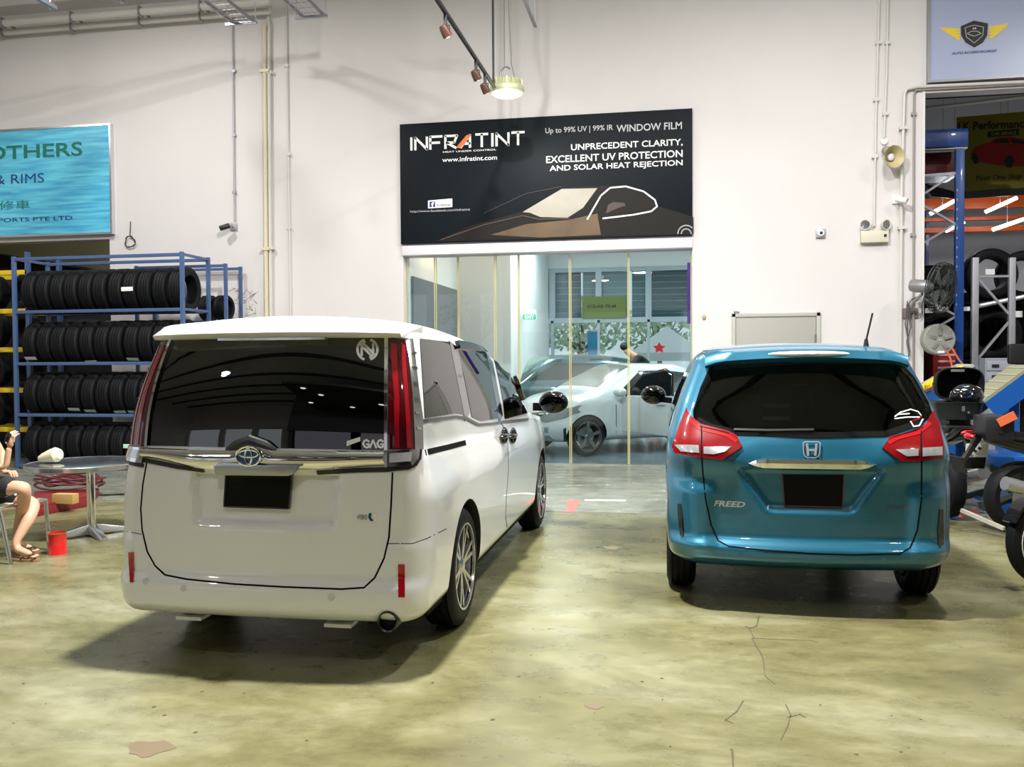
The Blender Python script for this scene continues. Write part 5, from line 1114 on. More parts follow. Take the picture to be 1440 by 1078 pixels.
k.build('eyes', BLACK, wo); k = MB(); k.ell(hc+V((.095, 0, -.025)), (.016, .011, .02), 6); k.build('nose', SKIN, wo); k = MB(); k.ell(hc+V((.082, 0, -.06)), (.008, .022, .006), 6); k.build('mouth', mat('lips', (.4, .1, .09), .5), wo)
# person behind the glass
pp = V((P(876, 500, 17.6).x, 17.6, 0)); po = thing('person', 'person in a black shirt leaning beside the open car door behind the glass', 'person', pp); hz_ = P(876, 488, 17.6).z
A_ = lambda x, y, z: V((pp.x+x, pp.y+y, z))
pts2 = [A_(.62, .1, 1.0), A_(.48, .05, 1.22), A_(.27, 0, hz_-.17), A_(.12, -.02, hz_-.10), A_(.02, -.04, hz_-.03), A_(.60, .2, .9), A_(.55, .15, .5), A_(.55, .2, .09), A_(.70, .0, .9), A_(.66, -.02, .5), A_(.68, .05, .09), A_(.27, .2, hz_-.19), A_(.1, .25, 1.25), A_(-.1, .0, 1.0), A_(.30, -.2, hz_-.19), A_(.12, -.28, 1.2), A_(-.15, -.25, 1.0), A_(.43, .2, .05), A_(.56, .05, .05)]
skin_obj('body', (pts2, [.13, .14, .15, .06, .085, .085, .06, .045, .085, .06, .045, .055, .04, .03, .055, .04, .03, .04, .04], [(0, 1), (1, 2), (2, 3), (3, 4), (0, 5), (5, 6), (6, 7), (0, 8), (8, 9), (9, 10), (2, 11), (11, 12), (12, 13), (2, 14), (14, 15), (15, 16), (7, 17), (10, 18)]), SKIN, po)
skin_obj('shirt', ([pts2[0]+V((0, 0, .03)), pts2[1], pts2[2], pts2[11], (pts2[11]+pts2[12])/2, pts2[14], (pts2[14]+pts2[15])/2], [.16, .17, .175, .07, .06, .07, .06], [(0, 1), (1, 2), (2, 3), (3, 4), (2, 5), (5, 6)]), BLACK, po)
skin_obj('trousers', ([pts2[0], pts2[5], pts2[6], pts2[7]+V((0, 0, .05)), pts2[8], pts2[9], pts2[10]+V((0, 0, .05))], [.15, .10, .08, .07, .10, .08, .07], [(0, 1), (1, 2), (2, 3), (0, 4), (4, 5), (5, 6)]), mat('dark_trousers', (.03, .035, .05), .8), po)
k = MB(); k.ell(pts2[4]+V((.02, .01, .045)), (.10, .095, .085), 10); k.build('hair', mat('black_hair', (.01, .008, .007), .5), po)
hand(pts2[13], (-1, 0, -.2), (0, 0, 1), po); hand(pts2[16], (-1, 0, -.2), (0, 0, 1), po)
# sandals
SAN = mat('tan_sandal', (.30, .17, .08), .6)
for i, (f_, a_) in enumerate(((23, 22), (25, 24))):
    ft = pts[f_]; an = pts[a_]; k = thing('sandal', ['tan thong sandal under the back foot of the seated woman', 'tan thong sandal with dark straps on the front foot of the seated woman'][i], 'sandal', V((an.x, an.y, 0)), 'sandals'); r = MB()
    L0 = an.x-.06; L1 = ft.x+.065; n = 20; o_ = []
    for j in range(n): t_ = 2*PI*j/n; u = math.cos(t_); o_.append(V(((L0+L1)/2+(L1-L0)/2*u, (an.y+ft.y)/2+.045*math.sin(t_)*(1+.15*u), .001)))
    r.prism(o_, (0, 0, .018)); r.build('sole', SAN, k)
    r = MB(); r.tube([V((ft.x+.03, ft.y, .02)), V((ft.x+.02, ft.y, .055)), V((ft.x-.03, ft.y+.04, .05)), V((ft.x-.06, ft.y+.042, .02))], .006, 6); r.tube([V((ft.x+.02, ft.y, .055)), V((ft.x-.03, ft.y-.045, .05)), V((ft.x-.06, ft.y-.045, .02))], .006, 6); r.build('strap', mat('dark_strap', (.04, .02, .015), .6), k)
# aluminium chair
ch = thing('chair', 'aluminium frame chair with pale slats under the seated woman', 'chair', V((hx, WYY, 0)))
zs_ = .41; fl = [V((kn1.x-.12, WYY-.25, zs_)), V((kn1.x-.12, WYY+.25, zs_))]; bl_ = [V((hx-.22, WYY-.25, zs_)), V((hx-.22, WYY+.25, zs_))]
for i, p in enumerate(fl): r = MB(); ft = V((P([13, 68][i], 700, p.y).x, p.y, 0)); r.tube([p, ft], .016, 12); r.build('leg', ALU, ch)
for i, p in enumerate(bl_): r = MB(); r.tube([p, V((p.x-.08, p.y, 0))], .016, 12); r.build('leg', ALU, ch)
r = MB(); r.tube([fl[0], fl[1], bl_[1], bl_[0]], .014, 10, closed=True); r.build('seat_frame', ALU, ch)
for j in range(6): x = fl[0].x-.03-j*(fl[0].x-bl_[0].x-.06)/5; r = MB(); r.lo((x-.03, WYY-.25, zs_-.005), (x+.03, WYY+.25, zs_+.006)); r.build('slat', mat('pale_slat', (.62, .55, .4), .4), ch, bevel=.003)
r = MB(); r.tube([bl_[0], bl_[0]+V((-.08, 0, .42)), bl_[1]+V((-.08, 0, .42)), bl_[1]], .014, 10); r.build('back_frame', ALU, ch)
# ---------------------------------------------------------------- wall details, left to centre
CAB = mat('wall_cable', (.03, .03, .03), .5); PIPE = mat('cream_pipe', (.66, .58, .42), .45); CONDW = mat('white_conduit', (.62, .6, .56), .45)
k = thing('wire_coil', 'black cable coil hanging on the wall right of the blue sign', 'cable', P(183, 340, WY)); r = MB(); c = P(183, 340, WY-.03)
pts = [c+V((0, .02, .32)), c+V((.0, 0, .12))]
for i in range(46): a = PI/2+i*.42; R_ = .085+.012*math.sin(i*1.3); pts.append(c+V((R_*math.cos(a), -.004*(i % 3), R_*math.sin(a)+.0)))
r.tube(pts, .007, 6); r.build('coil', CAB, k)
def cctv(px, py, plate_px, lab, m, dirv, col=BLACK):
    k = thing('security_camera', lab, 'camera', P(px, py, WY)); r = MB(); c = P(plate_px, py, WY); r.lo((c.x-.06, WY-.03, c.z-.055), (c.x+.06, WY, c.z+.055)); r.build('junction_box', m, k, bevel=.005)
    h = P(px, py, WY-.16); r = MB(); r.tube([c+V((0, -.03, 0)), c+V((0, -.09, .01)), h], .012, 8); r.build('bracket', m, k)
    d = V(dirv).normalized(); r = MB(); r.lathe(h-d*.08, d, [(.001, 0), (.035, .003), (.04, .02), (.04, .15), (.034, .16), (.03, .15), (.001, .15)], 20); r.build('housing', col, k); return k
cctv(316, 319, 329, 'black bullet camera on the wall above the left tyre racks', GALV, (-.9, -.4, -.35)); cctv(1268, 281, 1261, 'white bullet camera on the wall right of the horn speaker', WHITE, (.7, -.6, -.3), WHITE)
def pipe(px, r_, m, lab, off=.03, clips=(), cat='pipe', name='conduit'):
    k = thing(name, lab, cat, P(px[0][0], px[0][1], WY)); r = MB(); q = [P(x, y, WY-off) for x, y in px]; r.tube(q, r_, 10); r.build('run', m, k)
    for x, y in clips: c = P(x, y, WY-off); r = MB(); r.lo((c.x-r_*2.2, WY-off-r_*1.3, c.z-.02), (c.x+r_*2.2, WY, c.z+.02)); r.build('clip', m, k)
    return k
pipe([(327, 20), (330, 312)], .012, GALV, 'thin grey conduit running down to the black bullet camera', clips=[(328.5, 100), (329, 190), (329.5, 270)])
pipe([(372, 34), (373, 230), (375, 470)], .032, PIPE, 'cream drain pipe on the wall above the white minivan', .07, [(373, 100), (374, 350)], name='pipe')
pipe([(377, -10), (377, 28), (379, 40), (378, 47), (379, 200), (381, 470)], .026, CONDW, 'white pipe with an elbow running beside the cream pipe', .05, [(378, 102), (380, 349)], name='pipe')
pipe([(402, -10), (405, 215), (409, 470)], .013, CONDW, 'thin conduit on the wall right of the cream pipe', clips=[(403, 92), (406, 217), (407, 320)])
pipe([(1237, -20), (1232, 160), (1229, 318)], .016, CONDW, 'grey conduit running down to the emergency light', clips=[(1235, 60), (1232, 140), (1230, 220)])
pipe([(1249, -20), (1247, 100), (1243, 195)], .016, CONDW, 'grey conduit running down to the horn speaker', clips=[(1248, 60), (1245, 160)])
pipe([(1445, 115), (1290, 122), (1276, 125), (1272, 131), (1268, 260), (1265, 640)], .022, CONDW, 'white conduit bent around the corner of the right opening', .05, [(1270, 180), (1268, 320)])
pipe([(1445, 118.5), (1300, 126), (1288, 127), (1285.5, 133), (1285, 240), (1284, 640)], .014, mat('brown_conduit', (.3, .27, .25), .5), 'thin brown conduit bent around the corner of the right opening', .03, [(1285, 160), (1284, 330)])
# horn speaker
k = thing('horn_speaker', 'beige horn speaker on the wall beside the right opening', 'speaker', P(1247, 222, WY)); c = P(1244, 220, WY-.06); r = MB()
r.lathe(P(1243, 212, WY)+V((0, -.05, 0)), V((.35, -.75, -.35)), [(.001, 0), (.05, .0), (.06, .08), (.045, .1)], 18); r.build('driver', mat('speaker_grey', (.3, .28, .25), .5), k)
c = P(1247, 222, WY-.12); r = MB(); dv = V((.35, -.9, -.1)).normalized(); r.lathe(c, dv, [(.04, -.02), (.07, .06), (.14, .16), (.145, .17), (.13, .16), (.06, .07), (.03, .0)], 28, closed=True); r.build('horn', mat('horn_beige', (.50, .42, .22), .45), k); r = MB(); r.lathe(c, dv, [(.001, -.01), (.05, 0), (.045, .1), (.001, .12)], 16); r.build('core', WHITE, k)
r = MB(); q = P(1243, 199, WY); r.lathe(q, (0, -1, 0), [(.001, 0), (.045, 0), (.045, .03), (.001, .035)], 18); r.build('junction', WHITE, k)
# emergency twin light
k = thing('emergency_light', 'twin-head emergency light box on the wall below the horn speaker', 'lamp', P(1230, 330, WY)); r = MB(); r.fb(1211, 323, 1250, 341, WY-.09, .09); r.build('box', CREAM, k, bevel=.008)
for px in (1217, 1245):
    c = P(px, 316, WY-.08); d = V((-.3 if px < 1230 else .5, -1, -.1)).normalized(); r = MB(); r.lathe(c, d, [(.001, -.05), (.045, -.045), (.068, 0), (.07, .03), (.062, .03), (.05, .01), (.001, .0)], 22); hd = r.build('lamp_head', CREAM, k); r = MB(); r.lathe(c, d, [(.001, .022), (.06, .022), (.001, .03)], 20); r.build('lamp_glass', mat('lamp_glass', (.35, .36, .38), .1, .7), hd)
    r = MB(); r.cyl(c+V((0, .01, -.04)), (c.x, WY-.05, P(px, 324, WY).z), .015, 8); r.build('neck', CREAM, k)
r = MB(); r.flat([(1243, 329), (1247, 329), (1247, 333), (1243, 333)], WY-.09, .003); r.build('label', BLACK, k)
k = thing('wall_sensor', 'small square grey box with a dark round eye on the wall', 'sensor', P(1155, 327, WY)); r = MB(); r.fb(1148, 321, 1161, 334, WY-.04, .04); r.build('box', GALV, k, bevel=.005); r = MB(); c = P(1154.5, 327.5, WY-.04); r.lathe(c, (0, -1, 0), [(.001, 0), (.045, 0), (.04, .02), (.001, .022)], 18); r.build('dome', WHITE, k); r = MB(); r.lathe(c+V((0, -.02, 0)), (0, -1, 0), [(.001, 0), (.022, 0), (.018, .012), (.001, .014)], 14); r.build('eye', BLACK, k)
# grey service door
a = P(1029, 441, WY); b2 = P(1153, 441, WY); DG_ = mat('door_grey', (.36, .35, .31), .5)
r = MB(); r.lo((a.x, WY-.05, 0), (a.x+.05, WY, a.z)); r.lo((b2.x-.05, WY-.05, 0), (b2.x, WY, a.z)); r.lo((a.x, WY-.05, a.z-.05), (b2.x, WY, a.z)); d1 = struct('door_1', r, mat('door_frame_grey', (.44, .43, .39), .5), bevel=.004, label='grey service door behind the teal car')
r = MB(); r.lo((a.x+.055, WY-.035, .02), (b2.x-.055, WY-.005, a.z-.055)); r.build('leaf', DG_, d1, bevel=.003)
r = MB(); r.lo((b2.x-.075, WY-.07, a.z-.62), (b2.x-.055, WY-.035, a.z-.3)); r.build('handle', STEEL, d1)
r = MB(); r.flat([(1030, 436), (1046, 436), (1046, 441), (1030, 441)], WY-.05, .004); q = r.build('door_label', PAPER, d1); wtext('BS6', (1032, 440.5), (1040, 437), WY-.055, BLACK, q, bold=.02)
r = MB(); c = P(990, 446, WY); r.ell(c, (.03, .03, .04), 8); tag(r.build('wall_hook', mat('putty', (.45, .38, .25), .6)), 'tiny brown plug on the wall right of the glass front', 'hook')
# high-level services near the wall, top left
for j, (y0, y1, rr, lab) in enumerate(((33, 12, .055, 'upper white pipe running along the wall top at left'), (46, 20, .05, 'lower white pipe running along the wall top at left'))):
    k = thing('pipe', lab, 'pipe', P(150, 30, WY)); a = P(0, y0, WY-.15-.25*(1-j)); b2 = P(375, 0 if j == 0 else 18, a.y); r = MB(); r.cyl((-13, a.y, a.z), (P(380, 20, a.y).x, a.y, a.z), rr, 14); r.build('run', CONDW, k)
    for px in (5, 102, 198, 283): c = P(px, y0, a.y); r = MB(); r.lo((c.x-.012, a.y-rr-.01, a.z-rr-.02), (c.x+.012, a.y+rr, a.z+rr+.02)); r.lo((c.x-.012, a.y, a.z), (c.x+.012, WY, a.z+.02)); r.build('clamp', STEEL, k)
k = MB(); zc = P(0, 22, WY-.3).z; k.lo((-15.8, WY-.35, zc+.12), (-5.9, WY, zc+.5)); struct('trim_20', k, WALL, label='pale ledge beam on top of the wall')
# cable trays
def tray(px0, py0, w, lab, Y=11.6):
    e = P(px0, py0, Y); k = thing('cable_tray', lab, 'tray', e); z = e.z; x = e.x; y1 = Y-5
    for xx in (x, x+w): r = MB(); r.lo((xx-.008, y1, z), (xx+.008, Y, z+.05)); r.build('side_rail', STEEL, k)
    n = 30
    for i in range(n): r = MB(); yy = Y-.03-i*(Y-y1)/n; r.lo((x, yy-.006, z), (x+w, yy+.006, z+.006)); r.build('rung', GALV, k)
    for i in range(1, 4): r = MB(); r.cyl((x+w*i/4, y1, z+.008), (x+w*i/4, Y, z+.008), .003, 5); r.build('wire', GALV, k)
    r = MB(); r.lo((x-.08, Y-.12, z-.035), (x+w+.08, Y-.08, z)); r.build('support_channel', STEEL, k)
    for xx in (x-.06, x+w+.06): r = MB(); r.cyl((xx, Y-.1, z-.03), (xx, Y-.1, 8), .006, 6); r.build('hanger_rod', STEEL, k)
tray(330, 36, .30, 'left galvanised mesh cable tray hanging near the wall top'); tray(427, 27, .30, 'right galvanised mesh cable tray hanging near the wall top')
for (x0, y0, x1, y1, lab) in ((50, -2, 78, 14, 'steel channel end hanging at the far top left'), (160, -3, 173, 6, 'steel channel end hanging at top between the pipes')):
    k = MB(); e = P(x1, y1, 10.5); k.lo((e.x-.03, 6, e.z), (e.x+.03, 10.5, e.z+.05)); k.cyl((e.x, 10.4, e.z-.04), (e.x, 10.4, 8), .007, 6); tag(k.build('steel_channel', STEEL), lab, 'channel')
k = MB(); e = P(753, 37, 11); k.bar(e, e+V((-.0, -2, 0)), .04, .03); k.cyl(e+V((0, -.05, 0)), (e.x, 10.95, 8), .008, 6); k.tube([e+V((-.02, 0, 0)), e+V((-.1, -.3, .5)), e+V((-.12, -.3, 2.2))], .01, 6); tag(k.build('steel_channel', GALV), 'grey steel hanger right of the lamp cables at top', 'channel')
# ================================================================ RIGHT SIDE: bay with racks, lifts and motorcycles
ORG = mat('rack_orange', (.75, .12, .02), .4); BWH = mat('bay_white', (.62, .62, .66), .6)
m = MB(); m.lo((3.2, 17.6, 0), (14, 17.8, 6.4)); struct('wall_back', m, BWH, label='pale back wall of the right bay')
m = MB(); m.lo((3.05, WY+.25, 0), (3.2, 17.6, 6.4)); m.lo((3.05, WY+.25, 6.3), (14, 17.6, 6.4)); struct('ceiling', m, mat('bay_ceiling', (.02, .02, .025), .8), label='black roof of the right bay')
k = MB(); k.lo((3.303, 13.6, P(1380, 128, 13.6).z-.05), (9, 13.7, P(1380, 120, 13.6).z+.3)); struct('trim_21', k, MATTEBLACK, label='dark beam across the right bay')
k = MB(); a = P(1303, 152, 13.8); b2 = P(1440, 136, 13.8); k.cyl(a, b2+(b2-a)*.5, .025, 8); tag(k.build('pipe', CONDW), 'thin pale pipe across the dark top of the right bay', 'pipe')
# orange pallet racking with tube lamps, far
k = thing('pallet_rack', 'orange beams of the storage rack behind the tube lamps', 'rack', (5, 16.6, 0))
for py0, py1 in ((272, 296), (300, 312), (314, 328)):
    r = MB(); r.fb(1290, py0, 1500, py1, 16.6, .1); r.build('beam', ORG, k, bevel=.01)
for px in (1300, 1480): r = MB(); r.fb(px, 250, px+7, 700, 16.72, .1); r.build('upright', RACKBLUE, k)
for i, (x0, y0, x1, y1) in enumerate(((1308, 301, 1345, 281), (1386, 298, 1430, 278), (1396, 323, 1440, 308), (1330, 325, 1356, 312))):
    a = P(x0, y0, 15.9); b2 = P(x1, y1, 15.9); b2 = V((a.x+(b2.x-a.x)*1.0, 15.9, a.z+(b2.z-a.z))); lab = ['tube lamp at upper left in the right bay', 'tube lamp at upper right under the yellow banner', 'tube lamp at lower right in the right bay', 'short tube lamp behind the blue upright'][i]
    k = thing('tube_lamp', 'lit fluorescent '+lab, 'lamp', a, 'tube lamps in the right bay'); r = MB(); r.cyl(a, b2, .028, 10); r.build('tube', TUBE, k); r = MB(); r.bar(a+V((0, .05, .02)), b2+V((0, .05, .02)), .05, .03); r.build('batten', WHITE, k)
    r = MB(); c = (a+b2)/2; r.cyl(c+V((0, .05, 0)), (c.x, c.y+.05, 6.28), .004, 5); r.build('wire', STEEL, k); light('POINT', c+V((0, -.08, 0)), 9, k, .1, (.9, .95, 1))
# yellow banner
BY = mat('banner_yellow', (.20, .17, .008), .6); YN = 15.6
k = thing('banner', 'yellow banner with a red car hanging in the right bay', 'banner', P(1400, 270, YN)); r = MB(); r.flat([(1345, 165), (1500, 152), (1500, 266), (1440, 270), (1400, 274), (1345, 276)], YN, .01); r.build('cloth', BY, k)
r = MB(); r.flat([(1300, 258), (1345, 270), (1400, 266), (1445, 264), (1500, 262), (1500, 270), (1440, 274), (1345, 280), (1310, 276)], YN-.02, .006); r.build('black_hem', BLACK, k)
wtext('LK Performance', (1347, 184), (1447, 167), YN-.012, BLACK, k, bold=.03); r = MB(); r.flat([(1389, 185), (1433, 181), (1433, 190), (1389, 193)], YN-.012, .004); r.build('label_bar', BLACK, k); wtext('CAR SERVICE', (1394, 190.5), (1429, 184.5), YN-.02, mat('dim_yellow', (.35, .3, .02), .5), k, bold=.01)
wtext('Your One Stop Auto', (1372, 256), (1462, 243), YN-.012, BLACK, k, shear=.3, bold=.015)
RC = mat('print_red', (.30, .01, .012), .4); r = MB(); r.flat([(1366, 216), (1374, 205), (1392, 200), (1400, 194), (1420, 192), (1445, 197), (1470, 206), (1478, 224), (1470, 236), (1400, 232), (1370, 226)], YN-.012, .004); r.build('printed_car', RC, k)
r = MB(); r.flat([(1396, 201), (1403, 195.5), (1416, 194.5), (1420, 201)], YN-.017, .002); r.flat([(1423, 201), (1421, 194.5), (1436, 197), (1447, 203)], YN-.017, .002); r.flat([(1412, 226), (1416, 219), (1423, 218), (1427, 226), (1422, 236), (1415, 235)], YN-.017, .002); r.flat([(1366, 222), (1370, 214), (1375, 218), (1377, 228), (1371, 231)], YN-.017, .002); r.build('printed_windows', BLACK, k)
# blue pallet rack near
k = thing('pallet_rack', 'blue upright storage rack with perforated post just inside the right opening', 'rack', P(1350, 500, 13.6)); Yn = 13.6
r = MB(); r.fb(1290, 180, 1362, 208, Yn, .12); r.build('blue_panel', BLUE, k, bevel=.006); r = MB(); r.fb(1290, 207, 1361, 211, Yn-.01, .12); r.build('cream_edge', CREAM, k)
r = MB(); a = P(1345, 210, Yn); b2 = P(1357, 210, Yn); r.lo((a.x, Yn, 0), (b2.x, Yn+.09, a.z)); up = r.build('upright', BLUE, k, bevel=.004)
for i in range(26): z = .5+i*.135; r = MB(); r.lo((a.x+.008, Yn-.003, z), (a.x+.022, Yn, z+.03)); r.build('slot', GALV if i > 12 else BLACK, up)
for (x0, y0, x1, y1) in ((1296, 247, 1346, 243), (1300, 272, 1344, 243), (1300, 290, 1347, 317), (1296, 343, 1347, 313), (1300, 420, 1347, 445), (1300, 470, 1347, 443)):
    r = MB(); r.bar(P(x0, y0, Yn+.05), P(x1, y1, Yn+.05), .03, .035, up=(0, 1, 0)); r.build('brace', GALV, k)
r = MB(); r.fb(1296, 213, 1344, 244, Yn+.4, .3); tag(r.build('storage_bin', mat('dark_red_bin', (.13, .012, .012), .4), bevel=.01), 'dark red bin on the upper level of the blue rack', 'bin')
r = MB(); r.fb(1296, 244.5, 1346, 249, Yn+.35, .5); r.build('shelf_plate', GALV, k)
# grey upright frame
k = thing('pallet_rack', 'grey perforated rack frame with diagonal braces at the right edge', 'rack', P(1400, 505, 13.2)); Yg = 13.2
for px in (1368, 1420): r = MB(); a = P(px, 362, Yg); b2 = P(px+9, 362, Yg); r.lo((a.x, Yg, 0), (b2.x, Yg+.07, a.z)); u_ = r.build('upright', GALV, k, bevel=.004)
for (x0, y0, x1, y1) in ((1374, 389, 1424, 388), (1376, 393, 1423, 447), (1423, 447, 1376, 503), (1376, 505, 1424, 505)):
    r = MB(); r.bar(P(x0, y0, Yg+.05), P(x1, y1, Yg+.05), .03, .04, up=(0, 1, 0)); r.build('brace', GALV, k)
# tyres in the bay
tb = tyre_mesh(.38, .26, .24, 40); i = 0
def btyre(px, py, Y, R_, lab, rot, tm=None):
    c = P(px, py, Y); tyre_at(c, lab, 'tyres in the right bay', tm or tb, rot)
BT = [(1391, 386, 14.3, 'large black tyre behind the grey rack frame', (0, 0, PI/2+.1), .38), (1312, 387, 14.6, 'upper of two black tyres lying behind the wall fan', (0, PI/2, 0), .38), (1312, 411, 14.6, 'lower of two black tyres lying behind the wall fan', (0, PI/2, .3), .38),
      (1438, 388, 14.75, 'black tyre at the right edge beside the grey frame', (0, 0, PI/2-.1), .38), (1395, 470, 14.25, 'black tyre low behind the diagonal brace', (0, 0, PI/2-.1), .38), (1440, 470, 14.75, 'black tyre low at the right edge', (0, 0, PI/2+.1), .38), (1325, 470, 14.3, 'black tyre behind the round hose reel', (0, 0, PI/2), .38), (1362, 472, 14.85, 'black tyre between the two racks', (0, 0, PI/2), .38)]
for px, py, Y, lab, rot, R_ in BT: btyre(px, py, Y, R_, lab, rot)
k = thing('shelf', 'steel shelf holding the black tyres in the right bay', 'shelf', (5, 14.4, 0))
for px0, px1, py in ((1290, 1450, 424), (1290, 1450, 505)):
    a = P(px0, py, 14); b2 = P(px1, py, 14); r = MB(); r.lo((a.x, 14.0, P(1370, py, 14).z-.03), (b2.x+.5, 15.2, P(1370, py, 14).z)); r.build('board', MATTEBLACK, k)
for x in (3.5, 5.8): r = MB(); r.lo((x-.03, 15.1, 0), (x+.03, 15.16, 2.6)); r.build('post', STEEL, k)
k = MB(); a = P(1300, 447, 13.9); k.cyl(P(1372, 431, 13.95), P(1445, 416, 13.95), .035, 10); tag(k.build('steel_tube', mat('pale_tube', (.6, .62, .66), .3, .5)), 'pale steel tube across the grey rack frame', 'tube')
for i, (x0, y0, x1, y1) in enumerate(((1301, 433, 1312, 440), (1318, 431, 1334, 438), (1353, 431, 1364, 437), (1386, 378, 1399, 386), (1424, 437, 1438, 446))):
    k = MB(); k.fb(x0, y0, x1, y1, 13.75, .02); tag(k.build('white_tag', PAPER), ['white sticker at the left under the wall fan', 'white sticker right of the first one under the fan', 'white sticker just right of the blue post', 'white round sticker on the large black tyre', 'white sticker at the right edge of the bay'][i], 'sticker', 'stickers in the right bay')
k = MB(); k.lo((3.35, 15.25, 0), (9, 15.3, 2.55)); tag(k.build('backdrop', MATS['shade_black']), 'added dark sheet imitating the shade behind the tyre shelf of the right bay', 'sheet')  # flat black put in for the darkness behind the tyres
# red stepped toolbox, drawer cabinet
k = thing('tool_chest', 'red tool chest with bright drawer edges under the hose reel', 'cabinet', P(1322, 530, 13.3)); Yt = 13.3; a = P(1312, 527, Yt); b2 = P(1344, 490, Yt); r = MB(); r.lo((a.x, Yt, 0), (b2.x, Yt+.4, b2.z)); r.build('body', mat('chest_red', (.25, .012, .015), .4), k)
for i in range(5): z = b2.z-.10-i*.09; r = MB(); r.lo((a.x+.06, Yt-.012, z), (b2.x-.01, Yt, z+.03)); r.build('drawer_edge', mat('pink_edge', (.6, .3, .3), .4), k)
k = thing('drawer_cabinet', 'grey steel drawer cabinet with dark handles at the right of the bay', 'cabinet', P(1405, 545, 12.9)); Yc = 12.95; a = P(1385, 545, Yc); b2 = P(1424, 503, Yc); r = MB(); r.lo((a.x, Yc, 0), (b2.x, Yc+.5, b2.z)); r.build('body', mat('cabinet_grey', (.27, .29, .33), .4), k, bevel=.006)
for i in range(5):
    z = b2.z-.04-i*.145; r = MB(); r.lo((a.x+.015, Yc-.015, z-.13), (b2.x-.015, Yc, z)); dw = r.build('drawer', mat('drawer_grey', (.33, .35, .40), .4), k, bevel=.005); r = MB(); c = V(((a.x+b2.x)/2-.05, Yc-.02, z-.065)); r.lo(c-V((.045, .012, .02)), c+V((.045, 0, .02))); r.build('handle', BLACK, dw, bevel=.004)
k = thing('office_chair', 'black padded office chair at the right edge of the bay', 'chair', P(1436, 530, 12.2)); a = P(1419, 542, 12.2); b2 = P(1450, 483, 12.2); cx = (a.x+b2.x)/2
r = MB(); r.lo((a.x, 12.2, P(0, 0, 1).z*0+P(1430, 512, 12.2).z), (b2.x, 12.3, b2.z)); r.build('backrest', BLACK, k, bevel=.04, seg=3); r = MB(); r.lo((a.x-.03, 11.8, .42), (b2.x+.05, 12.3, .54)); r.build('seat', BLACK, k, bevel=.04, seg=3); r = MB(); r.cyl((cx, 12.05, .1), (cx, 12.05, .45), .03); r.lo((cx-.03, 12.28, .45), (cx+.03, 12.33, b2.z-.3)); r.build('column', STEEL, k)
for i in range(5): a_ = i*2*PI/5; r = MB(); r.bar((cx, 12.05, .1), (cx+.28*math.cos(a_), 12.05+.28*math.sin(a_), .06), .04, .03); r.ell((cx+.28*math.cos(a_), 12.05+.28*math.sin(a_), .03), .03, 6); r.build('leg', BLACK, k)
# hose reel
k = thing('hose_reel', 'round pale grey hose reel hanging on the wall edge', 'hose reel', P(1322, 477, 12.5)); c = P(1322, 477, 12.45); r = MB(); r.lathe(c, (0.1, -1, 0), [(.001, 0), (.19, 0), (.205, -.02), (.205, -.14), (.001, -.14)], 36); r.build('case', mat('reel_grey', (.30, .30, .27), .5), k)
for i in range(5): a_ = PI/2+i*2*PI/5; r = MB(); r.bar(c+V((.05*math.cos(a_), -.008, .05*math.sin(a_))), c+V((.15*math.cos(a_), -.008, .15*math.sin(a_))), .05, .02, up=(0, 1, 0)); r.build('rib', mat('reel_dark', (.22, .22, .20), .5), k, bevel=.006)
for s_ in (-1, 1): r = MB(); r.ell(c+V((s_*.012, -.02, -.01)), .007, 6); r.build('screw', WHITE, k)
r = MB(); r.lo((3.31, 12.595, c.z-.03), (c.x, 12.75, c.z+.03)); r.build('bracket', STEEL, k)
r = MB(); r.fb(1319, 493, 1328, 496, 12.35, .02); r.build('label', PAPER, k)
ORH = mat('orange_hose', (.6, .16, .08), .45)
for pts_ in (((1331, 492), (1337, 505), (1340, 525), (1338, 560)), ((1338, 488), (1348, 505), (1356, 515), (1362, 530))): r = MB(); r.tube([P(x, y, 12.3) for x, y in pts_], .012, 6); r.build('hose', ORH, k)
# wall fan
k = thing('wall_fan', 'grey wall fan with black wire cage on the edge of the right opening', 'fan', P(1281, 440, WY)); c = P(1293, 402, 12.3); c2 = P(1318, 404, 12.15); ax = (c2-c).normalized()
r = MB(); r.fb(1268, 433, 1291, 447, WY-.03, .03); r.build('wall_plate', mat('plate_brown', (.22, .16, .15), .5), k)
r = MB(); r.tube([P(1281, 440, WY-.03), P(1284, 425, 12.45), P(1297, 413, 12.3)], .02, 8); r.build('arm', STEEL, k)
r = MB(); r.lathe(c-ax*.12, ax, [(.001, 0), (.075, .01), (.085, .05), (.085, .22), (.06, .26), (.03, .3), (.001, .3)], 24); r.build('motor', mat('motor_grey', (.25, .25, .25), .4, .4), k)
fc_ = c2+ax*.05; u = ax.cross(V((0, 0, 1))).normalized(); w_ = u.cross(ax); FRd = .32
r = MB()
for j, (rr, o_) in enumerate(((FRd, 0), (FRd*.97, .05), (FRd*.97, -.05), (FRd*.6, .085), (FRd*.6, -.085), (.06, .10))): r.tube([fc_+ax*o_+(u*math.cos(2*PI*i/32)+w_*math.sin(2*PI*i/32))*rr for i in range(32)], .006, 5, closed=True)
for i in range(36):
    e = u*math.cos(2*PI*i/36)+w_*math.sin(2*PI*i/36)
    for s_ in (-1, 1): r.tube([fc_+ax*.10*s_+e*.06, fc_+ax*.085*s_+e*FRd*.6, fc_+ax*.05*s_+e*FRd*.97, fc_+e*FRd], .0028, 4)
tag(r.build('cage', mat('cage_wire', (.05, .055, .05), .4, .5), k), None, None, None, 'stuff')
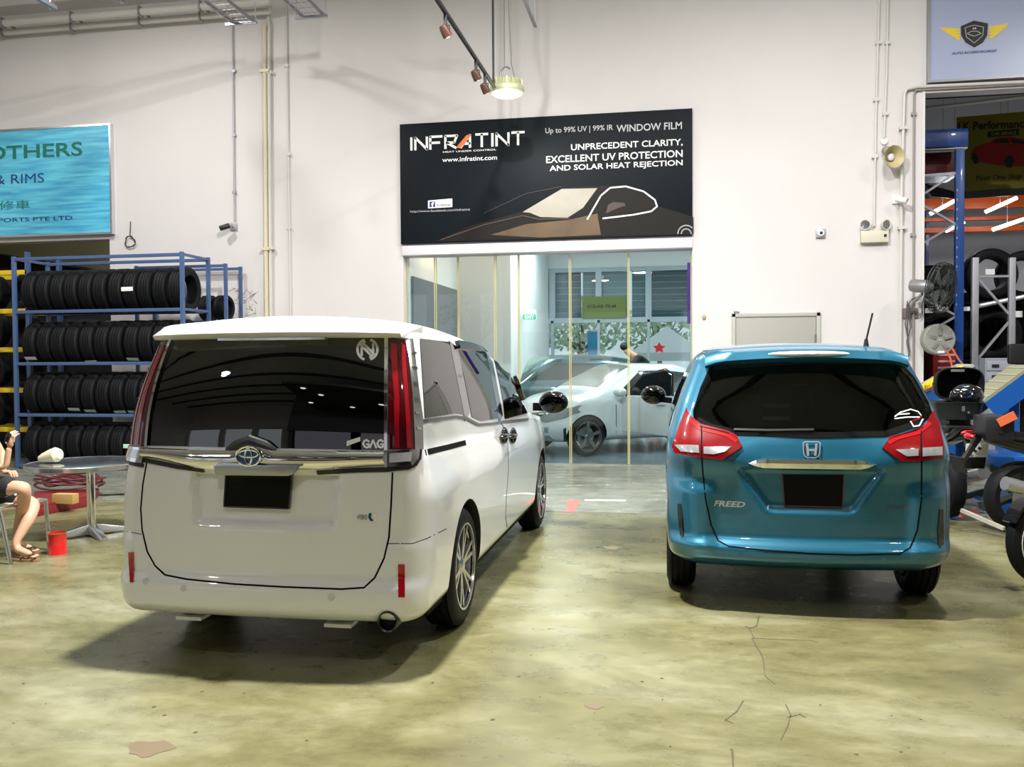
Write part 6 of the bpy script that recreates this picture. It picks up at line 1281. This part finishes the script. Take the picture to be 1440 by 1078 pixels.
for i in range(4): a_ = i*PI/2+.4; e = u*math.cos(a_)+w_*math.sin(a_); e2 = u*math.cos(a_+.8)+w_*math.sin(a_+.8); r = MB(); r.prism([fc_+e*.05, fc_+e*.27+ax*.02, fc_+e2*.25-ax*.02, fc_+e2*.06], ax*.004); r.build('blade', mat('blade_grey', (.12, .14, .13), .4), k)
k = MB(); 
for pts_ in (((1296, 415), (1283, 420), (1277, 428), (1276, 470), (1279, 495), (1277, 502)), ((1300, 416), (1296, 430), (1297, 442), (1293, 448)), ((1278, 425), (1281, 460), (1275, 480), (1279, 500)), ((1276, 423), (1273, 455), (1277, 475))): k.tube([P(x, y, WY-.06) for x, y in pts_], .008, 6)
tag(k.build('fan_cables', mat('fan_cable', (.10, .09, .08), .5)), 'tangled cables hanging from the wall fan', 'cable')
# ---------------------------------------------------------------- motorcycle lifts
BL2 = mat('lift_blue', (.010, .085, .32), .35, coat=.3); SLAB = mat('ramp_tread', (.24, .24, .15), .6, noise=.25, nscale=20)
def ramp(a, b, wid, th, lab, topm):
    a = V(a); b = V(b); k = thing('lift_ramp', lab, 'ramp', V((a.x, a.y, 0))); d = (b-a).normalized(); s_ = V((0, 1, 0)); n = d.cross(s_).normalized(); n = n if n.z > 0 else -n
    r = MB(); r.prism([a, b, b+s_*wid, a+s_*wid], n*.03); r.build('tread_plate', topm, k); r = MB(); r.prism([a-n*th, b-n*th, b, a], s_*.03); r.prism([a-n*th+s_*wid, b-n*th+s_*wid, b+s_*wid, a+s_*wid], s_*.03); r.build('side_beam', BL2, k)
    for i in range(5): t_ = (i+.5)/5; p = a+(b-a)*t_+n*.03; r = MB(); r.prism([p, p+d*.02, p+d*.02+s_*wid, p+s_*wid], n*.006); r.build('cleat', mat('cleat_dark', (.32, .32, .25), .5), k)
    return k, a, b, n, s_, d
k, a, b, n, s_, d = ramp(P(1294, 556, 10.9), P(1371, 515, 10.9), .6, .14, 'raised blue lift ramp with yellow sticker behind the helmet box', mat('ramp_grey', (.38, .38, .36), .5))
r = MB(); q = P(1297, 551, 10.87); q2 = P(1318, 538, 10.87); r.prism([q, q2, q2+V((0, 0, .09)), q+V((0, 0, .09))], (0, -.01, 0)); r.build('yellow_sticker', mat('sticker_yellow', (.8, .65, .02), .5), k); wtext('BIKE LIFT', (1300, 549), (1316, 541), 10.855, RC, k)
r = MB(); r.prism([a+n*.045+d*1.0+s_*.1, a+n*.045+d*1.0+s_*.35, a+n*.045+d*1.3+s_*.35, a+n*.045+d*1.3+s_*.1] if (b-a).length > 1.3 else [a+n*.045+d*.45+s_*.1, a+n*.045+d*.45+s_*.3, a+n*.045+d*.6+s_*.3, a+n*.045+d*.6+s_*.1], n*.004); r.build('yellow_sticker', MATS['sticker_yellow'], k)
r = MB(); c = b-n*.1; r.lo((c.x-.3, c.y+.1, 0), (c.x-.22, c.y+.5, c.z-.1)); r.build('stand', BL2, k)
k, a, b, n, s_, d = ramp(P(1385, 566, 10.0), P(1452, 516, 10.0), .55, .20, 'raised blue lift ramp with olive tread plate at the right edge', SLAB)
r = MB(); c = b-n*.1; r.lo((c.x-.25, c.y+.1, 0), (c.x-.15, c.y+.5, c.z-.2)); r.build('stand', BL2, k)
k = thing('motorcycle_lift', 'long low blue motorcycle lift bed at the right edge', 'lift', V((3.6, 9.4, 0))); a = P(1366, 640, 9.2); b2 = P(1475, 657, 9.2); r = MB(); r.lo((a.x+.2, 9.2, b2.z), (a.x+2.6, 9.9, b2.z+.10)); r.build('bed', BL2, k, bevel=.01)
zb = b2.z; r = MB(); r.lo((a.x+.2, 9.25, 0), (a.x+2.6, 9.85, .10)); r.build('base', BL2, k, bevel=.01)
for i in range(2): r = MB(); r.bar((a.x+.1, 9.3+i*.5, .08), (a.x+1.4, 9.3+i*.5, zb), .04, .06); r.build('scissor_arm', mat('arm_dark', (.10, .11, .10), .5), k); r = MB(); r.bar((a.x+1.4, 9.34+i*.5, .08), (a.x+.1, 9.34+i*.5, zb), .04, .06); r.build('scissor_arm', MATS['arm_dark'], k)
r = MB(); r.bar(P(1352, 717, 8.3), P(1412, 743, 8.0)+V((0, 0, .0)), .03, .03); tag(r.build('steel_rod', mat('pale_rod', (.6, .58, .5), .35, .4)), 'pale steel rod lying on the floor between the motorcycles', 'rod')
r = MB(); a = G(1352, 718); r.prism([G(1348, 728, .002), G(1378, 722, .002), G(1376, 717, .002), G(1350, 718, .002)], (0, 0, .002)); tag(r.build('floor_mark', MATS['red_mark']), 'faded red mark on the floor under the first motorcycle', 'marking')
# ---------------------------------------------------------------- motorcycles
def moto(loc, rotz, lab, kind):
    M = Matrix.Translation(loc) @ Matrix.Rotation(rotz, 4, 'Z'); t = thing('motorcycle', lab, 'motorcycle', loc)
    def put(mb, name, m, par=None, bevel=0, ang=32, label=None):
        mb.v = [tuple(M @ V(v)) for v in mb.v]; return mb.build(name, m, par or t, label, bevel=bevel, ang=ang)
    # local: x lateral, y forward (front wheel +y), rear wheel at y=0
    R_ = .31
    for nm, y, w in (('rear', 0, .15), ('front', 1.38, .11)):
        r = MB(); r.lathe((0, y, R_), (1, 0, 0), [(R_-.09, -w*.42), (R_-.04, -w/2), (R_-.01, -w*.35), (R_, 0), (R_-.01, w*.35), (R_-.04, w/2), (R_-.09, w*.42)], 40, closed=True); wh = put(r, 'wheel', RUBBER)
        r = MB(); r.lathe((0, y, R_), (1, 0, 0), [(R_-.075, -.045), (R_-.07, -.05), (R_-.10, -.04), (R_-.10, .04), (R_-.07, .05), (R_-.075, .045)], 40, closed=True)
        for i in range(6): a = i*PI/3+.2; r.bar((0, y+.03*math.cos(a), R_+.03*math.sin(a)), (0, y+(R_-.09)*math.cos(a+.15), R_+(R_-.09)*math.sin(a+.15)), .03, .025, up=(1, 0, 0))
        r.cyl((-.06, y, R_), (.06, y, R_), .035, 14); put(r, 'rim', mat('moto_rim', (.05, .05, .055), .3, .8), wh)
        r = MB(); 
        for sx in (-1, 1): r.lathe((sx*.056, y, R_), (1, 0, 0), [(R_-.062, -.002), (R_-.056, -.002), (R_-.056, .002), (R_-.062, .002)], 40, closed=True)
        put(r, 'rim_stripe', PAPER, wh)
        r = MB(); r.lathe((.085, y, R_), (1, 0, 0), [(.05, 0), (.125, 0), (.125, .005), (.05, .005)], 30, closed=True); put(r, 'brake_disc', STEEL, wh)
    for sx in (-1, 1): r = MB(); r.cyl((sx*.09, 1.38, R_), (sx*.09, 1.10, .88), .024, 12); put(r, 'fork', STEEL)
    for sx in (-1, 1): r = MB(); r.bar((sx*.10, 0, R_), (sx*.10, .52, .36), .035, .06); put(r, 'swingarm', mat('swing_alu', (.35, .35, .36), .35, .9))
    r = MB(); r.ell((0, .70, .44), (.17, .24, .20), 10); r.cyl((0, .82, .5), (0, 1.0, .66), .085, 16); r.cyl((-.2, .66, .40), (.2, .66, .40), .11, 20); put(r, 'engine', mat('engine_alu', (.16, .16, .17), .4, .8))
    for i in range(6): c = V((0, .84+i*.025, .52+i*.022)); r = MB(); r.box(c, (.22, .012, .17), Matrix.Rotation(-.7, 3, 'X')); put(r, 'cooling_fin', mat('engine_alu', ()) if 0 else MATS['engine_alu'])
    r = MB(); r.tube([(0, 1.08, .86), (0, .9, .84), (0, .6, .74), (0, .48, .45)], .03, 8); r.tube([(0, .55, .74), (0, .1, .78), (0, -.25, .84)], .028, 8); r.tube([(.1, 1.0, .8), (.12, .7, .3), (.1, .45, .3)], .018, 6); r.tube([(-.1, 1.0, .8), (-.12, .7, .3), (-.1, .45, .3)], .018, 6); put(r, 'frame', BLACK)
    r = MB(); r.ell((0, .80, .90), (.15, .25, .13), 12); put(r, 'fuel_tank', kind.get('tank', GLOSSBLACK))
    r = MB(); r.prism([(-.12, .6, .86), (-.14, .2, .84), (-.10, -.2, .90), (-.10, -.3, .88), (-.10, -.2, .82), (-.13, .2, .76), (-.12, .6, .78)], (.25, 0, 0)); put(r, 'seat', BLACK, bevel=.02)
    r = MB(); r.prism([(-.09, .1, .78), (-.08, -.35, .88), (-.06, -.48, .88), (-.08, -.3, .78), (-.09, .1, .66)], (.17, 0, 0)); put(r, 'tail_fairing', GLOSSBLACK, bevel=.02)
    r = MB(); r.ell((0, -.46, .84), (.07, .03, .03), 8); put(r, 'tail_lamp', kind.get('lamp', REFL))
    r = MB(); r.prism([(-.02, -.40, .84), (-.02, -.56, .58), (-.02, -.53, .58), (-.02, -.34, .84)], (.04, 0, 0)); r.box((0, -.56, .60), (.20, .015, .14), Matrix.Rotation(.3, 3, 'X')); put(r, 'mudguard', BLACK)
    r = MB(); r.tube([(-.36, .95, 1.03), (-.2, 1.03, 1.03), (0, 1.07, 1.0), (.2, 1.03, 1.03), (.36, .95, 1.03)], .014, 8); hb_ = put(r, 'handlebar', STEEL)
    for sx in (-1, 1): r = MB(); r.cyl((sx*.28, .98, 1.03), (sx*.38, .94, 1.03), .02, 10); put(r, 'grip', BLACK, hb_); r = MB(); r.tube([(sx*.25, 1.0, 1.04), (sx*.30, 1.0, 1.2)], .006, 6); r.ell((sx*.32, .99, 1.24), (.06, .02, .035), 8); put(r, 'mirror', BLACK, hb_)
    r = MB(); r.ell((0, 1.18, .92), (.09, .07, .09), 10); put(r, 'headlamp', GLOSSBLACK); r = MB(); r.ell((0, 1.215, .92), (.08, .04, .08), 10); put(r, 'headlamp_glass', LAMPCLR)
    r = MB(); r.tube([(.12, .95, .42), (.15, .8, .25), (.17, .45, .25), (.2, .1, .36), (.22, -.28, .46)], [.02, .022, .03, .055, .06], 12); put(r, 'exhaust', kind.get('exh', mat('silver_muffler', (.6, .62, .65), .25, .8)))
    r = MB(); r.prism([(-.055, 1.38+.34*math.cos(a), R_+.35*math.sin(a)) for a in (0.4, .8, 1.2, 1.6, 2.0, 2.4)]+[(-.055, 1.38+.325*math.cos(a), R_+.33*math.sin(a)) for a in (2.4, 2.0, 1.6, 1.2, .8, .4)], (.11, 0, 0)); put(r, 'front_mudguard', GLOSSBLACK)
    r = MB(); r.tube([(-.1, .55, .3), (-.28, .5, .0)], .012, 6); put(r, 'side_stand', STEEL)
    return t, M, put
# first: rear towards the viewer, with open top box
base = G(1341, 735); t, M, put = moto(V((base.x+.02, base.y+.3, 0)), .12, 'black motorcycle with open top box and helmet behind the teal car', {})
r = MB(); r.box((0, -.62, .70), (.19, .008, .12), Matrix.Rotation(.15, 3, 'X')); put(r, 'number_plate', PAPER); 
r = MB()
for x0_, z0_ in ((-.05, .73), (-.02, .70), (.02, .72), (-.06, .68)): r.box((x0_, -.628, z0_), (.03, .004, .02), Matrix.Rotation(.5, 3, 'Y'))
put(r, 'plate_scribble', BLACK)
# top box (thing) sits on the carrier
TBY = base.y+.0; a = P(1319, 590, TBY); b2 = P(1384, 568, TBY); zt_ = a.z; r = MB(); cxx = (a.x+b2.x)/2; r.lo((cxx-.07, TBY+.1, .83), (cxx+.07, TBY+.45, a.z-.015)); r.build('carrier', BLACK, t)
k = thing('top_box', 'open black motorcycle top box with raised lid', 'box', V((cxx, TBY, a.z))); wb = b2.x-a.x+.04
r = MB(); n_ = 24
def sup(cx_, cy_, rx_, ry_, z_, e_=.35): return [V((cx_+rx_*math.copysign(abs(math.cos(2*PI*i/n_))**e_, math.cos(2*PI*i/n_)), cy_+ry_*math.copysign(abs(math.sin(2*PI*i/n_))**e_, math.sin(2*PI*i/n_)), z_)) for i in range(n_)]
cy_ = TBY+.2; rings = [sup(cxx, cy_, wb*.42, .17, a.z), sup(cxx, cy_, wb*.5, .2, b2.z), sup(cxx, cy_, wb*.51, .21, b2.z+.015), sup(cxx, cy_, wb*.46, .18, b2.z+.015), sup(cxx, cy_, wb*.40, .15, a.z+.015)]
vs = [p for q in rings for p in q]; fs = [(i*n_+j, i*n_+(j+1) % n_, (i+1)*n_+(j+1) % n_, (i+1)*n_+j) for i in range(4) for j in range(n_)]+[tuple(range(n_))[::-1], tuple(4*n_+j for j in range(n_))]; r.add(vs, fs); r.build('base', mat('box_dark', (.02, .024, .024), .45), k)
r = MB(); r.fb(1353, 571, 1357, 578, cy_-.235, .01); r.build('latch', STEEL, k); r = MB(); c = P(1362, 580, cy_-.2); r.lathe(c, (0, -1, 0), [(.001, 0), (.012, 0), (.01, .01), (.001, .012)], 12); r.build('lock', STEEL, k)
# lid: dome raised, seen from its hollow side
lz0, lz1 = b2.z+.01, P(1350, 516, cy_+.2).z; lw = (P(1383, 550, cy_+.2).x-P(1314, 550, cy_+.2).x)/2; lc = V(((P(1383, 550, cy_+.2).x+P(1314, 550, cy_+.2).x)/2, cy_+.16, lz0)); h_ = lz1-lz0
def lidring(s0, off): return [V((lc.x+lw*s0*math.copysign(abs(math.cos(PI*i/n_*2))**.7, math.cos(PI*i/n_*2)), lc.y+off, lc.z+h_*.5+h_*.5*s0*math.copysign(abs(math.sin(PI*i/n_*2))**.6, math.sin(PI*i/n_*2)))) for i in range(n_)]
rings = [lidring(.90, .17), lidring(1.0, .06), lidring(1.0, .0), lidring(.94, .0), lidring(.92, .06), lidring(.84, .15)]; r = MB(); vs = [p for q in rings for p in q]; fs = [(i*n_+j, i*n_+(j+1) % n_, (i+1)*n_+(j+1) % n_, (i+1)*n_+j) for i in range(5) for j in range(n_)]+[tuple(range(n_))[::-1], tuple(5*n_+j for j in range(n_))]; r.add(vs, fs); r.build('lid', MATTEBLACK, k)
r = MB(); q = P(1347, 521, lc.y-.01); r.lo((q.x-.06, lc.y-.012, q.z-.012), (q.x+.06, lc.y, q.z+.012)); r.build('lid_label', STEEL, k, bevel=.004)
hm = P(1359, 556, cy_+.02); k = thing('helmet', 'glossy black helmet with white and blue marks in the open top box', 'helmet', hm); HR = .12
r = MB(); r.ell(hm+V((0, 0, .0)), (.15, .125, .115), 16); r.build('shell', mat('helmet_gloss', (.006, .006, .008), .08, coat=1., noise=0), k); 
rnd = random.Random(4)
for i in range(9):
    a_ = rnd.uniform(-1.0, 1.0); e_ = rnd.uniform(-.1, .9); p = V((.151*math.sin(a_)*math.cos(e_), -.126*math.cos(a_)*math.cos(e_), .116*math.sin(e_))); nn = V((p.x/.15**2, p.y/.125**2, p.z/.115**2)).normalized(); u_ = nn.orthogonal().normalized(); u_.rotate(Matrix.Rotation(rnd.uniform(0, 3), 3, nn)); w_ = nn.cross(u_); q = hm+p+nn*.002; s1, s2 = rnd.uniform(.012, .03), rnd.uniform(.004, .01); r = MB(); r.prism([q-u_*s1, q+w_*s2, q+u_*s1, q-w_*s2], nn*.002); r.build('graphic', (PAPER if i < 6 else BLUE), k)
# second: front wheel at the right edge
base = G(1428, 838); t, M, put = moto(V((3.95, 7.55, 0)), 0, 'x', {}) if 0 else moto(V((base.x+1.60, base.y+.75, 0)), PI/2+.35, 'black motorcycle with white-striped front wheel at the right edge', {'tank': mat('moto_black', (.012, .012, .014), .3, coat=.5)})
c8 = P(1434, 700, 8.35); t3, M3, put3 = moto(V((c8.x, 8.35, 0)), -PI/2+.25, 'dark motorcycle with orange sticker on its tail, before the blue lift', {})
q = P(1416, 589, 8.12); r = MB(); r.box(q, (.15, .012, .07), Matrix.Rotation(-.5, 3, 'Y')); r.build('orange_sticker', mat('orange_sticker', (.75, .15, .05), .5), t3)
r = MB(); a = P(1383, 620, 8.2); b2 = P(1425, 585, 8.2); r.lo((a.x, 8.15, a.z), (b2.x, 8.5, b2.z)); r.build('tail_pannier', mat('pannier_black', (.012, .012, .014), .5), t3, bevel=.03)
for o in bpy.data.objects:
    if '_w' in o: del o['_w']
